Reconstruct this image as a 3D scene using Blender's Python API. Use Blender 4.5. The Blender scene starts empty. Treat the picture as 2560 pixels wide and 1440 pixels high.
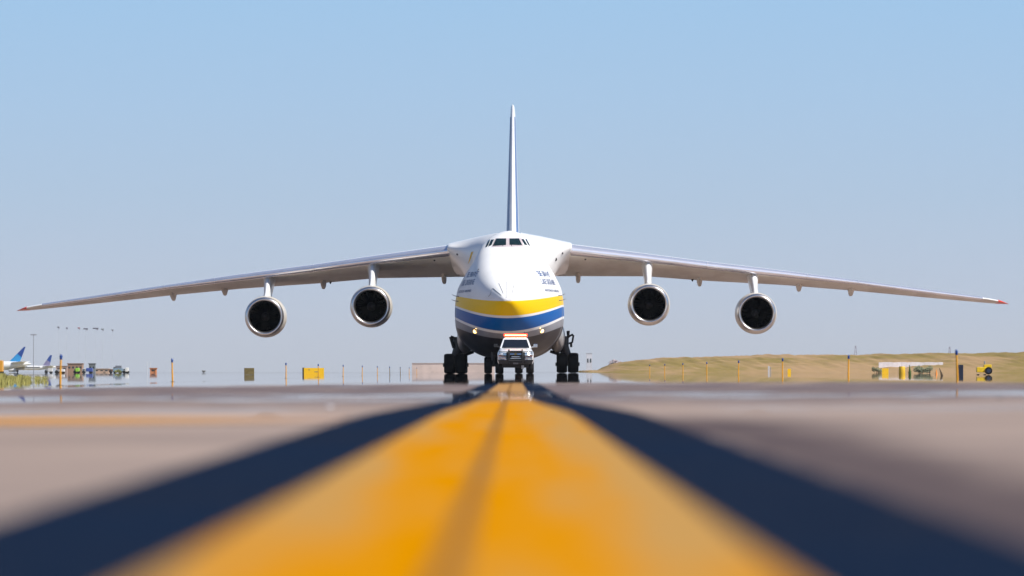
import bpy, bmesh, math, random
import numpy as np
from mathutils import Vector, Matrix
from mathutils.bvhtree import BVHTree

random.seed(7)
SC = bpy.context.scene
COL = SC.collection
R = math.radians

# ------------------------------------------------------------------ camera, sky, sun
F = 12328.0            # focal length in pixels of the 2560 px wide photograph
YH, XV = 928.0, 1289.0  # horizon row, vanishing column
H = 0.15               # the camera stands almost on the pavement
cam_d = bpy.data.cameras.new("camera")
cam = bpy.data.objects.new("camera", cam_d)
COL.objects.link(cam)
cam.location = (0, 0, H)
cam.rotation_euler = (R(90), 0, 0)
cam_d.sensor_width = 36.0
cam_d.lens = F * 36.0 / 2560.0
cam_d.shift_x = (1280 - XV) / 2560.0
cam_d.shift_y = (YH - 720) / 2560.0
cam_d.clip_start = 0.05
cam_d.clip_end = 40000
cam_d.dof.use_dof = True
cam_d.dof.focus_distance = 325.0
cam_d.dof.aperture_fstop = 4.0
SC.camera = cam

SUN = Vector((0.58, -0.30, 0.75)).normalized()      # towards the sun
world = bpy.data.worlds.new("World")
SC.world = world
world.use_nodes = True
wn, wl = world.node_tree.nodes, world.node_tree.links
wn.clear()
sky = wn.new("ShaderNodeTexSky")
sky.sky_type = 'NISHITA'
sky.sun_disc = False
sky.sun_elevation = math.asin(SUN.z)
sky.sun_rotation = math.atan2(SUN.x, SUN.y)
sky.altitude = 1600
sky.air_density = 1.0
sky.dust_density = 0.0
sky.ozone_density = 6.0
bg = wn.new("ShaderNodeBackground")
bg.inputs[1].default_value = 0.09
# pale dusty air low over the plain: the lowest few degrees of the sky
tcw = wn.new("ShaderNodeTexCoord")
sepw = wn.new("ShaderNodeSeparateXYZ")
wl.new(tcw.outputs["Generated"], sepw.inputs[0])
ramp = wn.new("ShaderNodeValToRGB")
mrw = wn.new("ShaderNodeMapRange")
mrw.inputs[1].default_value, mrw.inputs[2].default_value = 0.0, 0.10
wl.new(sepw.outputs[2], mrw.inputs[0])
wl.new(mrw.outputs[0], ramp.inputs[0])
SKYC = [(0.0, (190, 197, 210)), (.06, (191, 199, 213)), (.17, (188, 201, 220)), (.35, (178, 200, 224)), (.55, (170, 200, 230)), (.78, (161, 199, 234)), (1.0, (150, 192, 234))]
while len(ramp.color_ramp.elements) < len(SKYC): ramp.color_ramp.elements.new(.5)
EXPO = 0.30
for e, (p, c) in zip(ramp.color_ramp.elements, SKYC):
    e.position = p
    e.color = (*[((v / 255 + .055) / 1.055) ** 2.4 / 2 ** EXPO for v in c], 1)
bg2 = wn.new("ShaderNodeBackground")
wl.new(ramp.outputs[0], bg2.inputs[0])
mrb = wn.new("ShaderNodeMapRange")
mrb.inputs[1].default_value, mrb.inputs[2].default_value = 0.09, 0.30
wl.new(sepw.outputs[2], mrb.inputs[0])
mixw = wn.new("ShaderNodeMixShader")
wo = wn.new("ShaderNodeOutputWorld")
wl.new(sky.outputs[0], bg.inputs[0])
wl.new(mrb.outputs[0], mixw.inputs[0])
wl.new(bg2.outputs[0], mixw.inputs[1])
wl.new(bg.outputs[0], mixw.inputs[2])
wl.new(mixw.outputs[0], wo.inputs[0])

sun_d = bpy.data.lights.new("sun", 'SUN')
sun_d.energy = 5.0
sun_d.angle = R(0.53)
sun_d.color = (1.0, 0.95, 0.87)
sun = bpy.data.objects.new("sun", sun_d)
COL.objects.link(sun)
sun.rotation_euler = SUN.to_track_quat('Z', 'Y').to_euler()
sun.location = (60, -40, 120)

SC.view_settings.view_transform = 'Standard'
SC.view_settings.look = 'None'
SC.view_settings.exposure = EXPO
SC.view_settings.gamma = 1.0
SC.cycles.use_denoising = True
SC.cycles.max_bounces = 8
SC.cycles.glossy_bounces = 5
SC.cycles.caustics_reflective = False
SC.cycles.sample_clamp_indirect = 6.0


# ------------------------------------------------------------------ helpers
def tag(o, label=None, cat=None, group=None, kind=None):
    if label: o["label"] = label
    if cat: o["category"] = cat
    if group: o["group"] = group
    if kind: o["kind"] = kind
    return o


def empty(name, loc, rot=(0, 0, 0)):
    o = bpy.data.objects.new(name, None)
    COL.objects.link(o)
    o.location = loc
    o.rotation_euler = rot
    o.empty_display_size = 0.5
    return o


class MB:
    """collects verts and faces, then links ONE mesh object"""
    def __init__(self):
        self.v, self.f, self.m = [], [], []

    def add(self, vs, fs, mi=0):
        o = len(self.v)
        self.v += [tuple(p) for p in vs]
        self.f += [tuple(i + o for i in f) for f in fs]
        self.m += [mi] * len(fs)
        return self

    def box(self, c, s, rot=None, mi=0):
        vs = [Vector((x * s[0] / 2, y * s[1] / 2, z * s[2] / 2)) for z in (-1, 1) for y in (-1, 1) for x in (-1, 1)]
        if rot is not None: vs = [rot @ v for v in vs]
        vs = [v + Vector(c) for v in vs]
        return self.add(vs, [(0, 2, 3, 1), (4, 5, 7, 6), (0, 1, 5, 4), (2, 6, 7, 3), (0, 4, 6, 2), (1, 3, 7, 5)], mi)

    def hull(self, lo, hi, mi=0):
        """lo, hi: four corner points each, same winding"""
        return self.add(list(lo) + list(hi), [(3, 2, 1, 0), (4, 5, 6, 7), (0, 1, 5, 4), (1, 2, 6, 5), (2, 3, 7, 6), (3, 0, 4, 7)], mi)

    def tube(self, pts, r, n=8, mi=0, caps=True):
        pts = [Vector(p) for p in pts]
        rs = r if hasattr(r, '__len__') else [r] * len(pts)
        rings = []
        for i, p in enumerate(pts):
            d = (pts[min(i + 1, len(pts) - 1)] - pts[max(i - 1, 0)]).normalized()
            a = d.orthogonal().normalized() if i == 0 else (self._a - d * self._a.dot(d)).normalized()
            self._a = a
            b = d.cross(a)
            rings.append([p + (a * math.cos(t) + b * math.sin(t)) * rs[i] for t in [2 * math.pi * k / n for k in range(n)]])
        return self.loft(rings, mi, caps)

    def loft(self, rings, mi=0, caps=True, closed=True):
        n = len(rings[0])
        vs = [p for r_ in rings for p in r_]
        fs = []
        for i in range(len(rings) - 1):
            for k in range(n if closed else n - 1):
                a, b = i * n + k, i * n + (k + 1) % n
                fs.append((a, b, b + n, a + n))
        if caps and closed:
            fs.append(tuple(range(n - 1, -1, -1)))
            fs.append(tuple((len(rings) - 1) * n + k for k in range(n)))
        return self.add(vs, fs, mi)

    def lathe(self, prof, o=(0, 0, 0), axis='y', n=48, mi=0):
        """prof: (along, radius) pairs"""
        rings = []
        for a, r_ in prof:
            ring = []
            for k in range(n):
                t = 2 * math.pi * k / n
                c, s = math.cos(t) * r_, math.sin(t) * r_
                p = {'y': (c, a, s), 'x': (a, c, s), 'z': (c, s, a)}[axis]
                ring.append(Vector(p) + Vector(o))
            rings.append(ring)
        return self.loft(rings, mi, caps=False)

    def build(self, name, mats, parent=None, smooth=False, bevel=0.0, angle=40, up=False):
        me = bpy.data.meshes.new(name)
        me.from_pydata(self.v, [], self.f)
        mats = mats if isinstance(mats, (list, tuple)) else [mats]
        for m in mats: me.materials.append(m)
        for p, i in zip(me.polygons, self.m): p.material_index = i
        bm = bmesh.new()
        bm.from_mesh(me)
        bmesh.ops.remove_doubles(bm, verts=bm.verts, dist=1e-5)
        bmesh.ops.recalc_face_normals(bm, faces=bm.faces)
        if bevel:
            es = [e for e in bm.edges if len(e.link_faces) == 2 and e.calc_face_angle(0) > 0.5]
            bmesh.ops.bevel(bm, geom=es, offset=bevel, segments=2, affect='EDGES', profile=0.6)
        if smooth:
            for f in bm.faces: f.smooth = True
            for e in bm.edges:
                if len(e.link_faces) == 2 and e.calc_face_angle(0) > R(angle): e.smooth = False
        if up:
            for f in bm.faces:
                if f.normal.z < 0: f.normal_flip()
        bm.to_mesh(me)
        bm.free()
        o = bpy.data.objects.new(name, me)
        COL.objects.link(o)
        if parent: o.parent = parent
        return o


def copy_tree(o, parent=None):
    c = o.copy()
    COL.objects.link(c)
    c.parent = parent
    for ch in list(o.children): copy_tree(ch, c)
    return c


def pchip(xs, ys):
    """monotone cubic through the points"""
    xs, ys = np.array(xs, float), np.array(ys, float)
    h = np.diff(xs)
    d = np.diff(ys) / h
    m = np.zeros(len(xs))
    for i in range(1, len(xs) - 1):
        if d[i - 1] * d[i] > 0:
            w1, w2 = 2 * h[i] + h[i - 1], h[i] + 2 * h[i - 1]
            m[i] = (w1 + w2) / (w1 / d[i - 1] + w2 / d[i])
    m[0], m[-1] = d[0], d[-1]

    def f(x):
        x = min(max(x, xs[0]), xs[-1])
        i = min(int(np.searchsorted(xs, x, side='right')) - 1, len(xs) - 2)
        t = (x - xs[i]) / h[i]
        return float((2 * t**3 - 3 * t**2 + 1) * ys[i] + (t**3 - 2 * t**2 + t) * h[i] * m[i]
                     + (-2 * t**3 + 3 * t**2) * ys[i + 1] + (t**3 - t**2) * h[i] * m[i + 1])
    return f


def sstep(x, a, b):
    x = min(1, max(0, (x - a) / (b - a)))
    return x * x * (3 - 2 * x)


# ------------------------------------------------------------------ materials
def N(nt, typ, **kw):
    n = nt.nodes.new(typ)
    for k, v in kw.items(): setattr(n, k, v)
    return n


def math_n(nt, op, a, b=None, c=None, clamp=False):
    n = N(nt, "ShaderNodeMath", operation=op, use_clamp=clamp)
    for i, v in enumerate((a, b, c)):
        if v is None: continue
        if isinstance(v, (int, float)): n.inputs[i].default_value = v
        else: nt.links.new(v, n.inputs[i])
    return n.outputs[0]


def mix_c(nt, fac, a, b):
    n = N(nt, "ShaderNodeMix", data_type='RGBA')
    for sock, v in ((n.inputs[0], fac), (n.inputs[6], a), (n.inputs[7], b)):
        if isinstance(v, (int, float)): sock.default_value = v
        elif isinstance(v, (tuple, list)): sock.default_value = (*v[:3], 1)
        else: nt.links.new(v, sock)
    return n.outputs[2]


def smooth_step(nt, val, lo, hi):
    n = N(nt, "ShaderNodeMapRange", interpolation_type='SMOOTHSTEP')
    nt.links.new(val, n.inputs[0])
    n.inputs[1].default_value, n.inputs[2].default_value = lo, hi
    return n.outputs[0]


def noise(nt, vec, scale, detail=4, rough=0.55):
    n = N(nt, "ShaderNodeTexNoise")
    n.inputs["Scale"].default_value = scale
    n.inputs["Detail"].default_value = detail
    n.inputs["Roughness"].default_value = rough
    if vec is not None: nt.links.new(vec, n.inputs["Vector"])
    return n.outputs[0]


def mat(name, col, rough=0.5, metal=0.0, var=0.12, scale=3.0, col2=None, coat=0.0, emit=None, power=0, stretch=(1, 1, 1), spec=0.5, rvar=0.1):
    m = bpy.data.materials.new(name)
    m.use_nodes = True
    nt = m.node_tree
    b = nt.nodes["Principled BSDF"]
    tc = N(nt, "ShaderNodeTexCoord")
    mp = N(nt, "ShaderNodeMapping")
    mp.inputs["Scale"].default_value = stretch
    nt.links.new(tc.outputs["Object"], mp.inputs[0])
    nz = noise(nt, mp.outputs[0], scale)
    c2 = col2 or tuple(c * (1 - var) for c in col)
    f = smooth_step(nt, nz, 0.35, 0.65)
    nt.links.new(mix_c(nt, f, col, c2), b.inputs["Base Color"])
    nt.links.new(math_n(nt, 'MULTIPLY_ADD', nz, rvar, max(0.02, rough - rvar / 2)), b.inputs["Roughness"])
    b.inputs["Metallic"].default_value = metal
    b.inputs["Coat Weight"].default_value = coat
    b.inputs["Specular IOR Level"].default_value = spec
    if emit:
        b.inputs["Emission Color"].default_value = (*emit, 1)
        b.inputs["Emission Strength"].default_value = power
    return m


M = {}
M['white'] = mat("white_paint", (.80, .80, .80), .32, var=.05, scale=.8, coat=.25, stretch=(1, .25, 1))
M['grey'] = mat("grey_paint", (.30, .30, .31), .35, var=.12, scale=.8)
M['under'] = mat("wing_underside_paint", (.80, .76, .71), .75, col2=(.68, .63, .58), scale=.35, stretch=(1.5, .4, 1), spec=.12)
M['slat'] = mat("bare_polished_metal", (.96, .94, 1.0), .22, metal=.72, var=.10, scale=.9, stretch=(.5, 1, 3))
M['lip'] = mat("intake_lip_metal", (.72, .70, .69), .30, metal=1.0, var=.10, scale=2.0)
M['nacelle'] = mat("nacelle_paint", (.62, .58, .52), .35, var=.1, scale=1.2)
M['dark_metal'] = mat("dark_metal", (.03, .031, .034), .45, metal=.4, scale=5)
M['intake'] = mat("intake_duct", (.002, .002, .003), .95, scale=5, spec=.05)
M['blade'] = mat("fan_blade", (.002, .002, .0025), .9, spec=.05)
M['spinner'] = mat("spinner", (.022, .02, .018), .6)
M['rubber'] = mat("tyre_rubber", (.012, .012, .013), .75, scale=8, spec=.25)
M['strut'] = mat("gear_strut", (.05, .052, .056), .4, metal=.3, scale=6)
M['rim'] = mat("wheel_rim", (.25, .26, .25), .4, metal=.5)
M['red'] = mat("red_paint", (.72, .05, .02), .35)
M['glass'] = mat("cockpit_glass", (.010, .028, .032), .06, var=.3, scale=4, spec=.7)
M['wframe'] = mat("window_frame_paint", (.55, .48, .50), .4)
M['blue_text'] = mat("blue_lettering", (.02, .075, .24), .5, var=.02)
M['yellow_decal'] = mat("yellow_decal", (.80, .48, .02), .4, var=.03)
M['seam'] = mat("panel_seam", (.16, .16, .18), .6)
M['lamp'] = mat("landing_lamp", (1, .8, .5), .3, emit=(1.0, .56, .17), power=4.5)
M['fin_blue'] = mat("fin_blue_grey", (.10, .17, .36), .4, var=.05)
M['black'] = mat("black_plastic", (.015, .015, .017), .5, scale=6)


# aircraft livery plus painted belly shade: bands by the aircraft's own height and half-width
def livery():
    m = bpy.data.materials.new("fuselage_livery")
    m.use_nodes = True
    nt = m.node_tree
    b = nt.nodes["Principled BSDF"]
    tc = N(nt, "ShaderNodeTexCoord")
    sp = N(nt, "ShaderNodeSeparateXYZ")
    nt.links.new(tc.outputs["Object"], sp.inputs[0])
    t = math_n(nt, 'DIVIDE', sp.outputs[0], 3.65)
    t2 = math_n(nt, 'MULTIPLY', t, t)
    z = sp.outputs[2]
    mp = N(nt, "ShaderNodeMapping")
    mp.inputs["Scale"].default_value = (1, .25, 1)
    nt.links.new(tc.outputs["Object"], mp.inputs[0])
    nz = noise(nt, mp.outputs[0], .9, 5)
    white = mix_c(nt, smooth_step(nt, nz, .4, .7), (.80, .80, .80), (.74, .74, .74))
    grey = mix_c(nt, smooth_step(nt, nz, .35, .65), (.285, .295, .33), (.22, .23, .26))
    cur = mix_c(nt, smooth_step(nt, nz, .35, .65), (.026, .027, .034), (.017, .018, .024))  # lowest zone: underside shade painted dark into the grey belly
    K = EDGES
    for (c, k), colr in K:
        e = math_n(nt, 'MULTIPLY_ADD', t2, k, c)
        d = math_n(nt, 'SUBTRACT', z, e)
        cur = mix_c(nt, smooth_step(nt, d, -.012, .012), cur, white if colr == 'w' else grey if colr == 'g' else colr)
    nt.links.new(cur, b.inputs["Base Color"])
    b.inputs["Roughness"].default_value = .38
    b.inputs["Specular IOR Level"].default_value = .10
    b.inputs["Coat Weight"].default_value = .02
    b.inputs["Coat Roughness"].default_value = .15
    return m


def zrow(y, s): return H + (YH - y) / F * (319 + s)


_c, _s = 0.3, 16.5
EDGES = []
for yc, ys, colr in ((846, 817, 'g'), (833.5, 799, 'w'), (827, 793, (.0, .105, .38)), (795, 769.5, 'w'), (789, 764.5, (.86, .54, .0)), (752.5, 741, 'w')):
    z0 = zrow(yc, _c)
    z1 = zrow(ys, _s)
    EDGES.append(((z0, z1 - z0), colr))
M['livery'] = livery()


# ------------------------------------------------------------------ ground
def ground_z(x):
    a = max(0.0, abs(x) - 5.0)
    side = .006 * max(-6, min(6, x))
    drop = .008 * a * a if a < 4 else .128 + .064 * (a - 4)
    return side - min(drop, .20)


def pavement_mat(name, kind):
    """dry pavement near by; farther along the hot taxiway the surface turns into a mirage mirror"""
    m = bpy.data.materials.new(name)
    m.use_nodes = True
    nt = m.node_tree
    nt.nodes.clear()
    out = N(nt, "ShaderNodeOutputMaterial")
    geo = N(nt, "ShaderNodeNewGeometry")
    sp = N(nt, "ShaderNodeSeparateXYZ")
    nt.links.new(geo.outputs["Position"], sp.inputs[0])
    X, Y = sp.outputs[0], sp.outputs[1]
    logy = math_n(nt, 'LOGARITHM', math_n(nt, 'MAXIMUM', Y, 1.0), 2.718)
    slope = math_n(nt, 'DIVIDE', X, math_n(nt, 'MAXIMUM', Y, 1.0))
    cmb = N(nt, "ShaderNodeCombineXYZ")
    nt.links.new(math_n(nt, 'MULTIPLY', slope, 22.0), cmb.inputs[0])
    nt.links.new(math_n(nt, 'MULTIPLY', logy, 9.0), cmb.inputs[1])
    streak = noise(nt, cmb.outputs[0], 1.0, 5, .6)
    cm2 = N(nt, "ShaderNodeCombineXYZ")
    nt.links.new(math_n(nt, 'MULTIPLY', slope, 45.0), cm2.inputs[0])
    nt.links.new(math_n(nt, 'MULTIPLY', logy, 55.0), cm2.inputs[1])
    fine = noise(nt, cm2.outputs[0], 1.0, 3, .5)
    # base colours
    big = noise(nt, geo.outputs["Position"], .6, 5, .6)
    small = noise(nt, geo.outputs["Position"], 45, 4, .7)
    if kind == 'pavement':
        base = mix_c(nt, smooth_step(nt, big, .35, .68), (.330, .253, .213), (.242, .187, .164))
        # rubber-stained strip beside the marking, ragged edges
        cmx = N(nt, "ShaderNodeCombineXYZ")
        nt.links.new(math_n(nt, 'MULTIPLY', X, 1.6), cmx.inputs[0])
        nt.links.new(math_n(nt, 'MULTIPLY', Y, .35), cmx.inputs[1])
        rag = noise(nt, cmx.outputs[0], 1.0, 4, .6)
        xx = math_n(nt, 'ADD', X, math_n(nt, 'MULTIPLY_ADD', rag, .9, -.45))
        st = math_n(nt, 'MULTIPLY', smooth_step(nt, xx, .25, .42), math_n(nt, 'SUBTRACT', 1.0, smooth_step(nt, xx, .55, 1.05)))
        st = math_n(nt, 'MULTIPLY', st, math_n(nt, 'SUBTRACT', 1.0, smooth_step(nt, Y, 13.5, 17.0)))
        base = mix_c(nt, math_n(nt, 'MULTIPLY', st, .92), base, (.075, .055, .058))
        # darker asphalt from about 27 m on
        dk = smooth_step(nt, math_n(nt, 'MULTIPLY_ADD', streak, 16, Y), 27, 36)
        dk = math_n(nt, 'MULTIPLY', dk, math_n(nt, 'SUBTRACT', 1.0, smooth_step(nt, Y, 90, 110)))
        base = mix_c(nt, math_n(nt, 'MULTIPLY', dk, smooth_step(nt, fine, .32, .58)), base, (.105, .082, .092))
        rough = .75
    elif kind == 'yellow':
        cmx = N(nt, "ShaderNodeCombineXYZ")
        nt.links.new(math_n(nt, 'MULTIPLY', X, 7.0), cmx.inputs[0])
        nt.links.new(math_n(nt, 'MULTIPLY', Y, .5), cmx.inputs[1])
        wear = noise(nt, cmx.outputs[0], 1.0, 4, .6)
        edge = smooth_step(nt, math_n(nt, 'ABSOLUTE', math_n(nt, 'ADD', X, .065)), .07, .215)
        w = math_n(nt, 'MULTIPLY_ADD', edge, .30, math_n(nt, 'MULTIPLY_ADD', wear, 1.5, -.25))
        base = mix_c(nt, smooth_step(nt, w, .42, .85), (.52, .205, .0), (.40, .225, .070))
        base = mix_c(nt, math_n(nt, 'MULTIPLY', smooth_step(nt, math_n(nt, 'MULTIPLY_ADD', streak, 8, Y), 25, 31), .75), base, (.30, .19, .10))
        rough = .85
    elif kind == 'black':
        base = mix_c(nt, smooth_step(nt, big, .35, .7), (.0003, .008, .028), (.004, .008, .021))
        rough = .8
    elif kind == 'joint':
        base = mix_c(nt, smooth_step(nt, big, .3, .7), (.26, .125, .03), (.16, .085, .03))
        rough = .8
    elif kind == 'crossline':
        rg = noise(nt, geo.outputs['Position'], 2.5, 4, .6)
        base = mix_c(nt, smooth_step(nt, big, .35, .7), (.62, .28, .05), (.48, .25, .09))
        base = mix_c(nt, smooth_step(nt, math_n(nt, 'MULTIPLY_ADD', rg, .6, X), -1.1, -.05), base, (.38, .29, .25))
        rough = .7
    else:
        base = mix_c(nt, smooth_step(nt, big, .35, .68), (.34, .27, .16), (.24, .21, .10))
        rough = .9
    if kind != 'yellow': base = mix_c(nt, math_n(nt, 'MULTIPLY', smooth_step(nt, small, .45, .8), .25), base, (.12, .10, .09))
    b = N(nt, "ShaderNodeBsdfPrincipled")
    nt.links.new(base, b.inputs["Base Color"])
    b.inputs["Roughness"].default_value = rough
    b.inputs["Specular IOR Level"].default_value = .0 if kind == 'yellow' else .03 if kind == 'black' else .02
    g = N(nt, "ShaderNodeBsdfGlossy")
    g.inputs["Color"].default_value = (.99, .99, .995, 1)
    g.inputs["Roughness"].default_value = .012
    fr = N(nt, "ShaderNodeFresnel")
    fr.inputs[0].default_value = math.cos(.0125)   # hot thin air over the pavement: total reflection below 0.7 degrees
    jit = math_n(nt, 'ADD', math_n(nt, 'MULTIPLY_ADD', streak, 1.1, -.55), math_n(nt, 'MULTIPLY_ADD', fine, 1.0, -.5))
    v = math_n(nt, 'ADD', logy, jit)
    v = math_n(nt, 'MULTIPLY_ADD', smooth_step(nt, math_n(nt, 'ABSOLUTE', X), 2.5, 8.0), .35, v)
    mask = smooth_step(nt, v, 3.98, 4.16)
    # two broken mirage bands nearer by
    v2 = math_n(nt, 'ADD', logy, math_n(nt, 'MULTIPLY_ADD', fine, .5, -.25))
    for lo_, hi_, amt in ((3.24, 3.48, .92), (2.84, 3.0, .38)):
        bb = math_n(nt, 'MULTIPLY', smooth_step(nt, v2, lo_, lo_ + .04), math_n(nt, 'SUBTRACT', 1.0, smooth_step(nt, v2, hi_, hi_ + .05)))
        bb = math_n(nt, 'MULTIPLY', bb, smooth_step(nt, streak, .42, .56))
        if amt < .5: bb = math_n(nt, 'MULTIPLY', bb, smooth_step(nt, math_n(nt, 'ABSOLUTE', X), .6, 1.0))
        mask = math_n(nt, 'MAXIMUM', mask, math_n(nt, 'MULTIPLY', bb, amt))
    fac = math_n(nt, 'MULTIPLY', mask, fr.outputs[0])
    mx = N(nt, "ShaderNodeMixShader")
    nt.links.new(fac, mx.inputs[0])
    nt.links.new(b.outputs[0], mx.inputs[1])
    nt.links.new(g.outputs[0], mx.inputs[2])
    nt.links.new(mx.outputs[0], out.inputs[0])
    return m


for k in ('pavement', 'yellow', 'black', 'joint', 'crossline', 'earth'):
    M['g_' + k] = pavement_mat("ground_" + k, k)


def sheet(name, xs, ys, mater, dz=0.0, zf=ground_z):
    mb = MB()
    vs = [(x, y, zf(x) + dz) for y in ys for x in xs]
    n = len(xs)
    fs = [(j * n + i, j * n + i + 1, (j + 1) * n + i + 1, (j + 1) * n + i) for j in range(len(ys) - 1) for i in range(n - 1)]
    mb.add(vs, fs)
    o = mb.build(name, mater, smooth=True, up=True)
    return tag(o, kind='structure')


PX = sorted(set([-60, -30, -20, -16] + [x * .5 for x in range(-28, 29)] + [16, 20, 30, 60]))
sheet("taxiway", PX, [-8, 20, 60, 150, 400, 1200, 2600], M['g_pavement'])
mb = MB()
mb.add([(-2400, -60, -.40), (2400, -60, -.40), (2400, 3900, -.40), (-2400, 3900, -.40)], [(0, 1, 2, 3)])
tag(mb.build("ground", M['g_earth'], up=True), kind='structure')
YS = [-2, 3, 10, 30, 80, 200, 600, 1500]
YS = [-2, 3, 8, 12, 15.5, 17, 18, 19, 20, 21.5, 23, 25, 30, 45, 80, 200, 600, 1500]


def strip(name, x0, x1, mater, dz):
    """x0, x1: edge near by and edge beyond, where a taper stands in for the mirage cutting into the marking"""
    mb = MB()
    for y in YS:
        k = sstep(y, 16.0, 25.5)  # narrowing shaped to imitate the marking dissolving in the mirage
        for t in (0, .5, 1):
            a, b = x0[0] + (x0[1] - x0[0]) * k, x1[0] + (x1[1] - x1[0]) * k
            x = a + (b - a) * t
            mb.v.append((x, y, ground_z(x) + dz))
    for j in range(len(YS) - 1):
        for i in range(2):
            mb.f.append((j * 3 + i, j * 3 + i + 1, j * 3 + i + 4, j * 3 + i + 3))
            mb.m.append(0)
    return tag(mb.build(name, mater, smooth=True, up=True), kind='structure')


strip("yellow_centre_line", (-.268, -.20), (.196, .082), M['g_yellow'], .0035)
strip("black_line_border", (-.52, -.37), (-.268, -.20), M['g_black'], .0035)
strip("black_line_border", (.196, .082), (.425, .265), M['g_black'], .0035)
sheet("pavement_joint", [-.060, -.040], YS, M['g_joint'], .006)
sheet("yellow_cross_line", [-5, -4, -3, -2, -1.2, -.54], [14.6, 16.6], M['g_crossline'], .004)


# ------------------------------------------------------------------ the cargo aircraft
D0 = 319.0
AIR = empty("cargo_aircraft", (-.49, D0, 0), (0, R(-.39), R(-.37)))
tag(AIR, "huge white four engined cargo aircraft with yellow and blue nose bands", "aircraft")


def zl(y, s): return H + (YH - y) / F * (D0 + s)
def xl(d, s): return d / F * (D0 + s)


S_END = 15.0
WZ = [.90, .93, 1.05, 1.37, 1.93, 2.64, 3.3, 4.0, 4.8, 5.66, 6.2, 6.75, 7.4, 7.9, 8.5, 8.97, 9.3, 9.52, 9.62, 9.66]
WA = [0, .60, 1.35, 2.25, 3.02, 3.5, 3.66, 3.70, 3.66, 3.50, 3.25, 2.92, 2.45, 2.10, 1.78, 1.50, 1.12, .66, .33, 0]
WB = [0, .60, 1.35, 2.25, 3.02, 3.5, 3.66, 3.70, 3.68, 3.58, 3.38, 3.12, 2.95, 2.80, 2.45, 2.02, 1.52, .92, .48, 0]
PT = pchip([0, .06, .3, 1.0, 2.6, 4.4, 6.2, 7.2, 8.0, 9.0, 10.2, 11.8, 15.0],
           [4.75, 4.90, 5.12, 5.5, 6.2, 7.0, 7.8, 8.28, 8.92, 9.2, 9.4, 9.55, 9.66])      # top line of the nose
PB = pchip([0, .03, .15, .65, 1.7, 3.3, 5.6, 8.0, 10.5, 15.0],
           [4.75, 4.58, 4.38, 3.9, 3.2, 2.5, 1.8, 1.3, 1.0, .9])                          # bottom line
PX_ = pchip([0, .03, .1, .5, 1.0, 2.5, 5.0, 8.0, 11.0, 15.0],
            [0.0, .20, .34, .68, .95, 1.62, 2.45, 3.12, 3.55, 3.70])                      # plan form of the cheeks
fWA, fWB = pchip(WZ, WA), pchip(WZ, WB)


def ring(s, n=72):
    zt, zb, xc = (PT(s), PB(s), PX_(s)) if s < S_END else (9.66, .90, 3.70)
    k = sstep(s, 4.0, 12.5)
    kb = sstep(s, 15, 22)
    zm = 4.75 - .75 * sstep(s, 0, 12)
    nu, nl = 2.9, 2.25
    f = 1.0 if s < 46 else max(.10, 1 - ((s - 46) / 23.3) ** 1.6)
    pts = []
    for i in range(n + 1):
        v = .5 - .5 * math.cos(math.pi * i / n)
        z = zb + (zt - zb) * v
        if z > zm: e = max(0, 1 - ((z - zm) / max(1e-6, zt - zm)) ** nu) ** (1 / nu)
        else: e = max(0, 1 - ((zm - z) / max(1e-6, zm - zb)) ** nl) ** (1 / nl)
        zz = .90 + 8.76 * v
        tab = (fWA(zz) * (1 - kb) + fWB(zz) * kb) / 3.70
        w = xc * (e * (1 - k) + tab * k)
        if s > 46:
            ztop = 9.66 - .5 * (s - 46) / 23
            w, z = w * f, ztop - (9.66 - z) * f
        pts.append((w, z))
    return pts


def build_fuselage():
    ss = [S_END * (i / 64) ** 2 for i in range(65)] + [17, 19.5, 22, 26, 32, 40, 48, 54, 59, 63, 66, 68, 69.1]
    rings = []
    for s in ss:
        p = ring(s)
        rings.append([Vector((w, s, z)) for w, z in p] + [Vector((-w, s, z)) for w, z in p[-2:0:-1]])
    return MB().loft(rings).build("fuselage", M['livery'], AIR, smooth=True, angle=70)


fus = build_fuselage()

# wing stations by half-span in picture pixels: top, lower edge of the leading edge, trailing edge
WD = [150, 348, 493, 690, 870, 1045, 1180, 1215, 1246]
WT = [607.5, 634.5, 655, 680, 706.5, 731, 751, 757.5, 767]
WL = [639, 659, 676, 698, 717, 741.5, 757.5, 763.5, 768.5]
WE = [681, 684.5, 698, 711.5, 728.5, 747.5, 761.5, 765, 769]
SLE = lambda d: 20.0 + 23.0 * (d - 150) / 1095.0
CH = lambda d: np.interp(d, [150, 560, 1246], [14.0, 9.0, 3.2])


def section(d):
    s = SLE(d)
    zt, zlo, zt_e = (zl(float(np.interp(d, WD, a)), s) for a in (WT, WL, WE))
    return xl(d, s), s, float(CH(d)), zt, zlo, zt_e


def foil(s, c, zt, zlo, ze, infl=0.0, only_le=False):
    zn = zlo + .42 * (zt - zlo)
    top, bot = [], []
    th = .02
    ut = [0, .004, .015, .035, .065, .10, .15, .25, .4, .6, .8, 1]
    ub = [.004, .012, .025, .045, .08, .2, .4, .7, 1]
    if only_le: ut, ub = ut[:5], ub[:4]
    for u in ut:
        z = zn + (zt + infl - zn) * math.sqrt(max(0, 1 - (1 - min(u, .25) / .25) ** 2.6)) if u <= .25 else zt + (ze + th - zt) * ((u - .25) / .75) ** 1.8
        top.append((s - infl + u * c, z))
    for u in ub:
        z = zn + (zlo - infl - zn) * math.sqrt(max(0, 1 - (1 - min(u, .08) / .08) ** 2.2)) if u <= .08 else zlo + (ze - th - zlo) * (u - .08) / .92
        bot.append((s - infl + u * c, z))
    return list(reversed(top)) + bot


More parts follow.
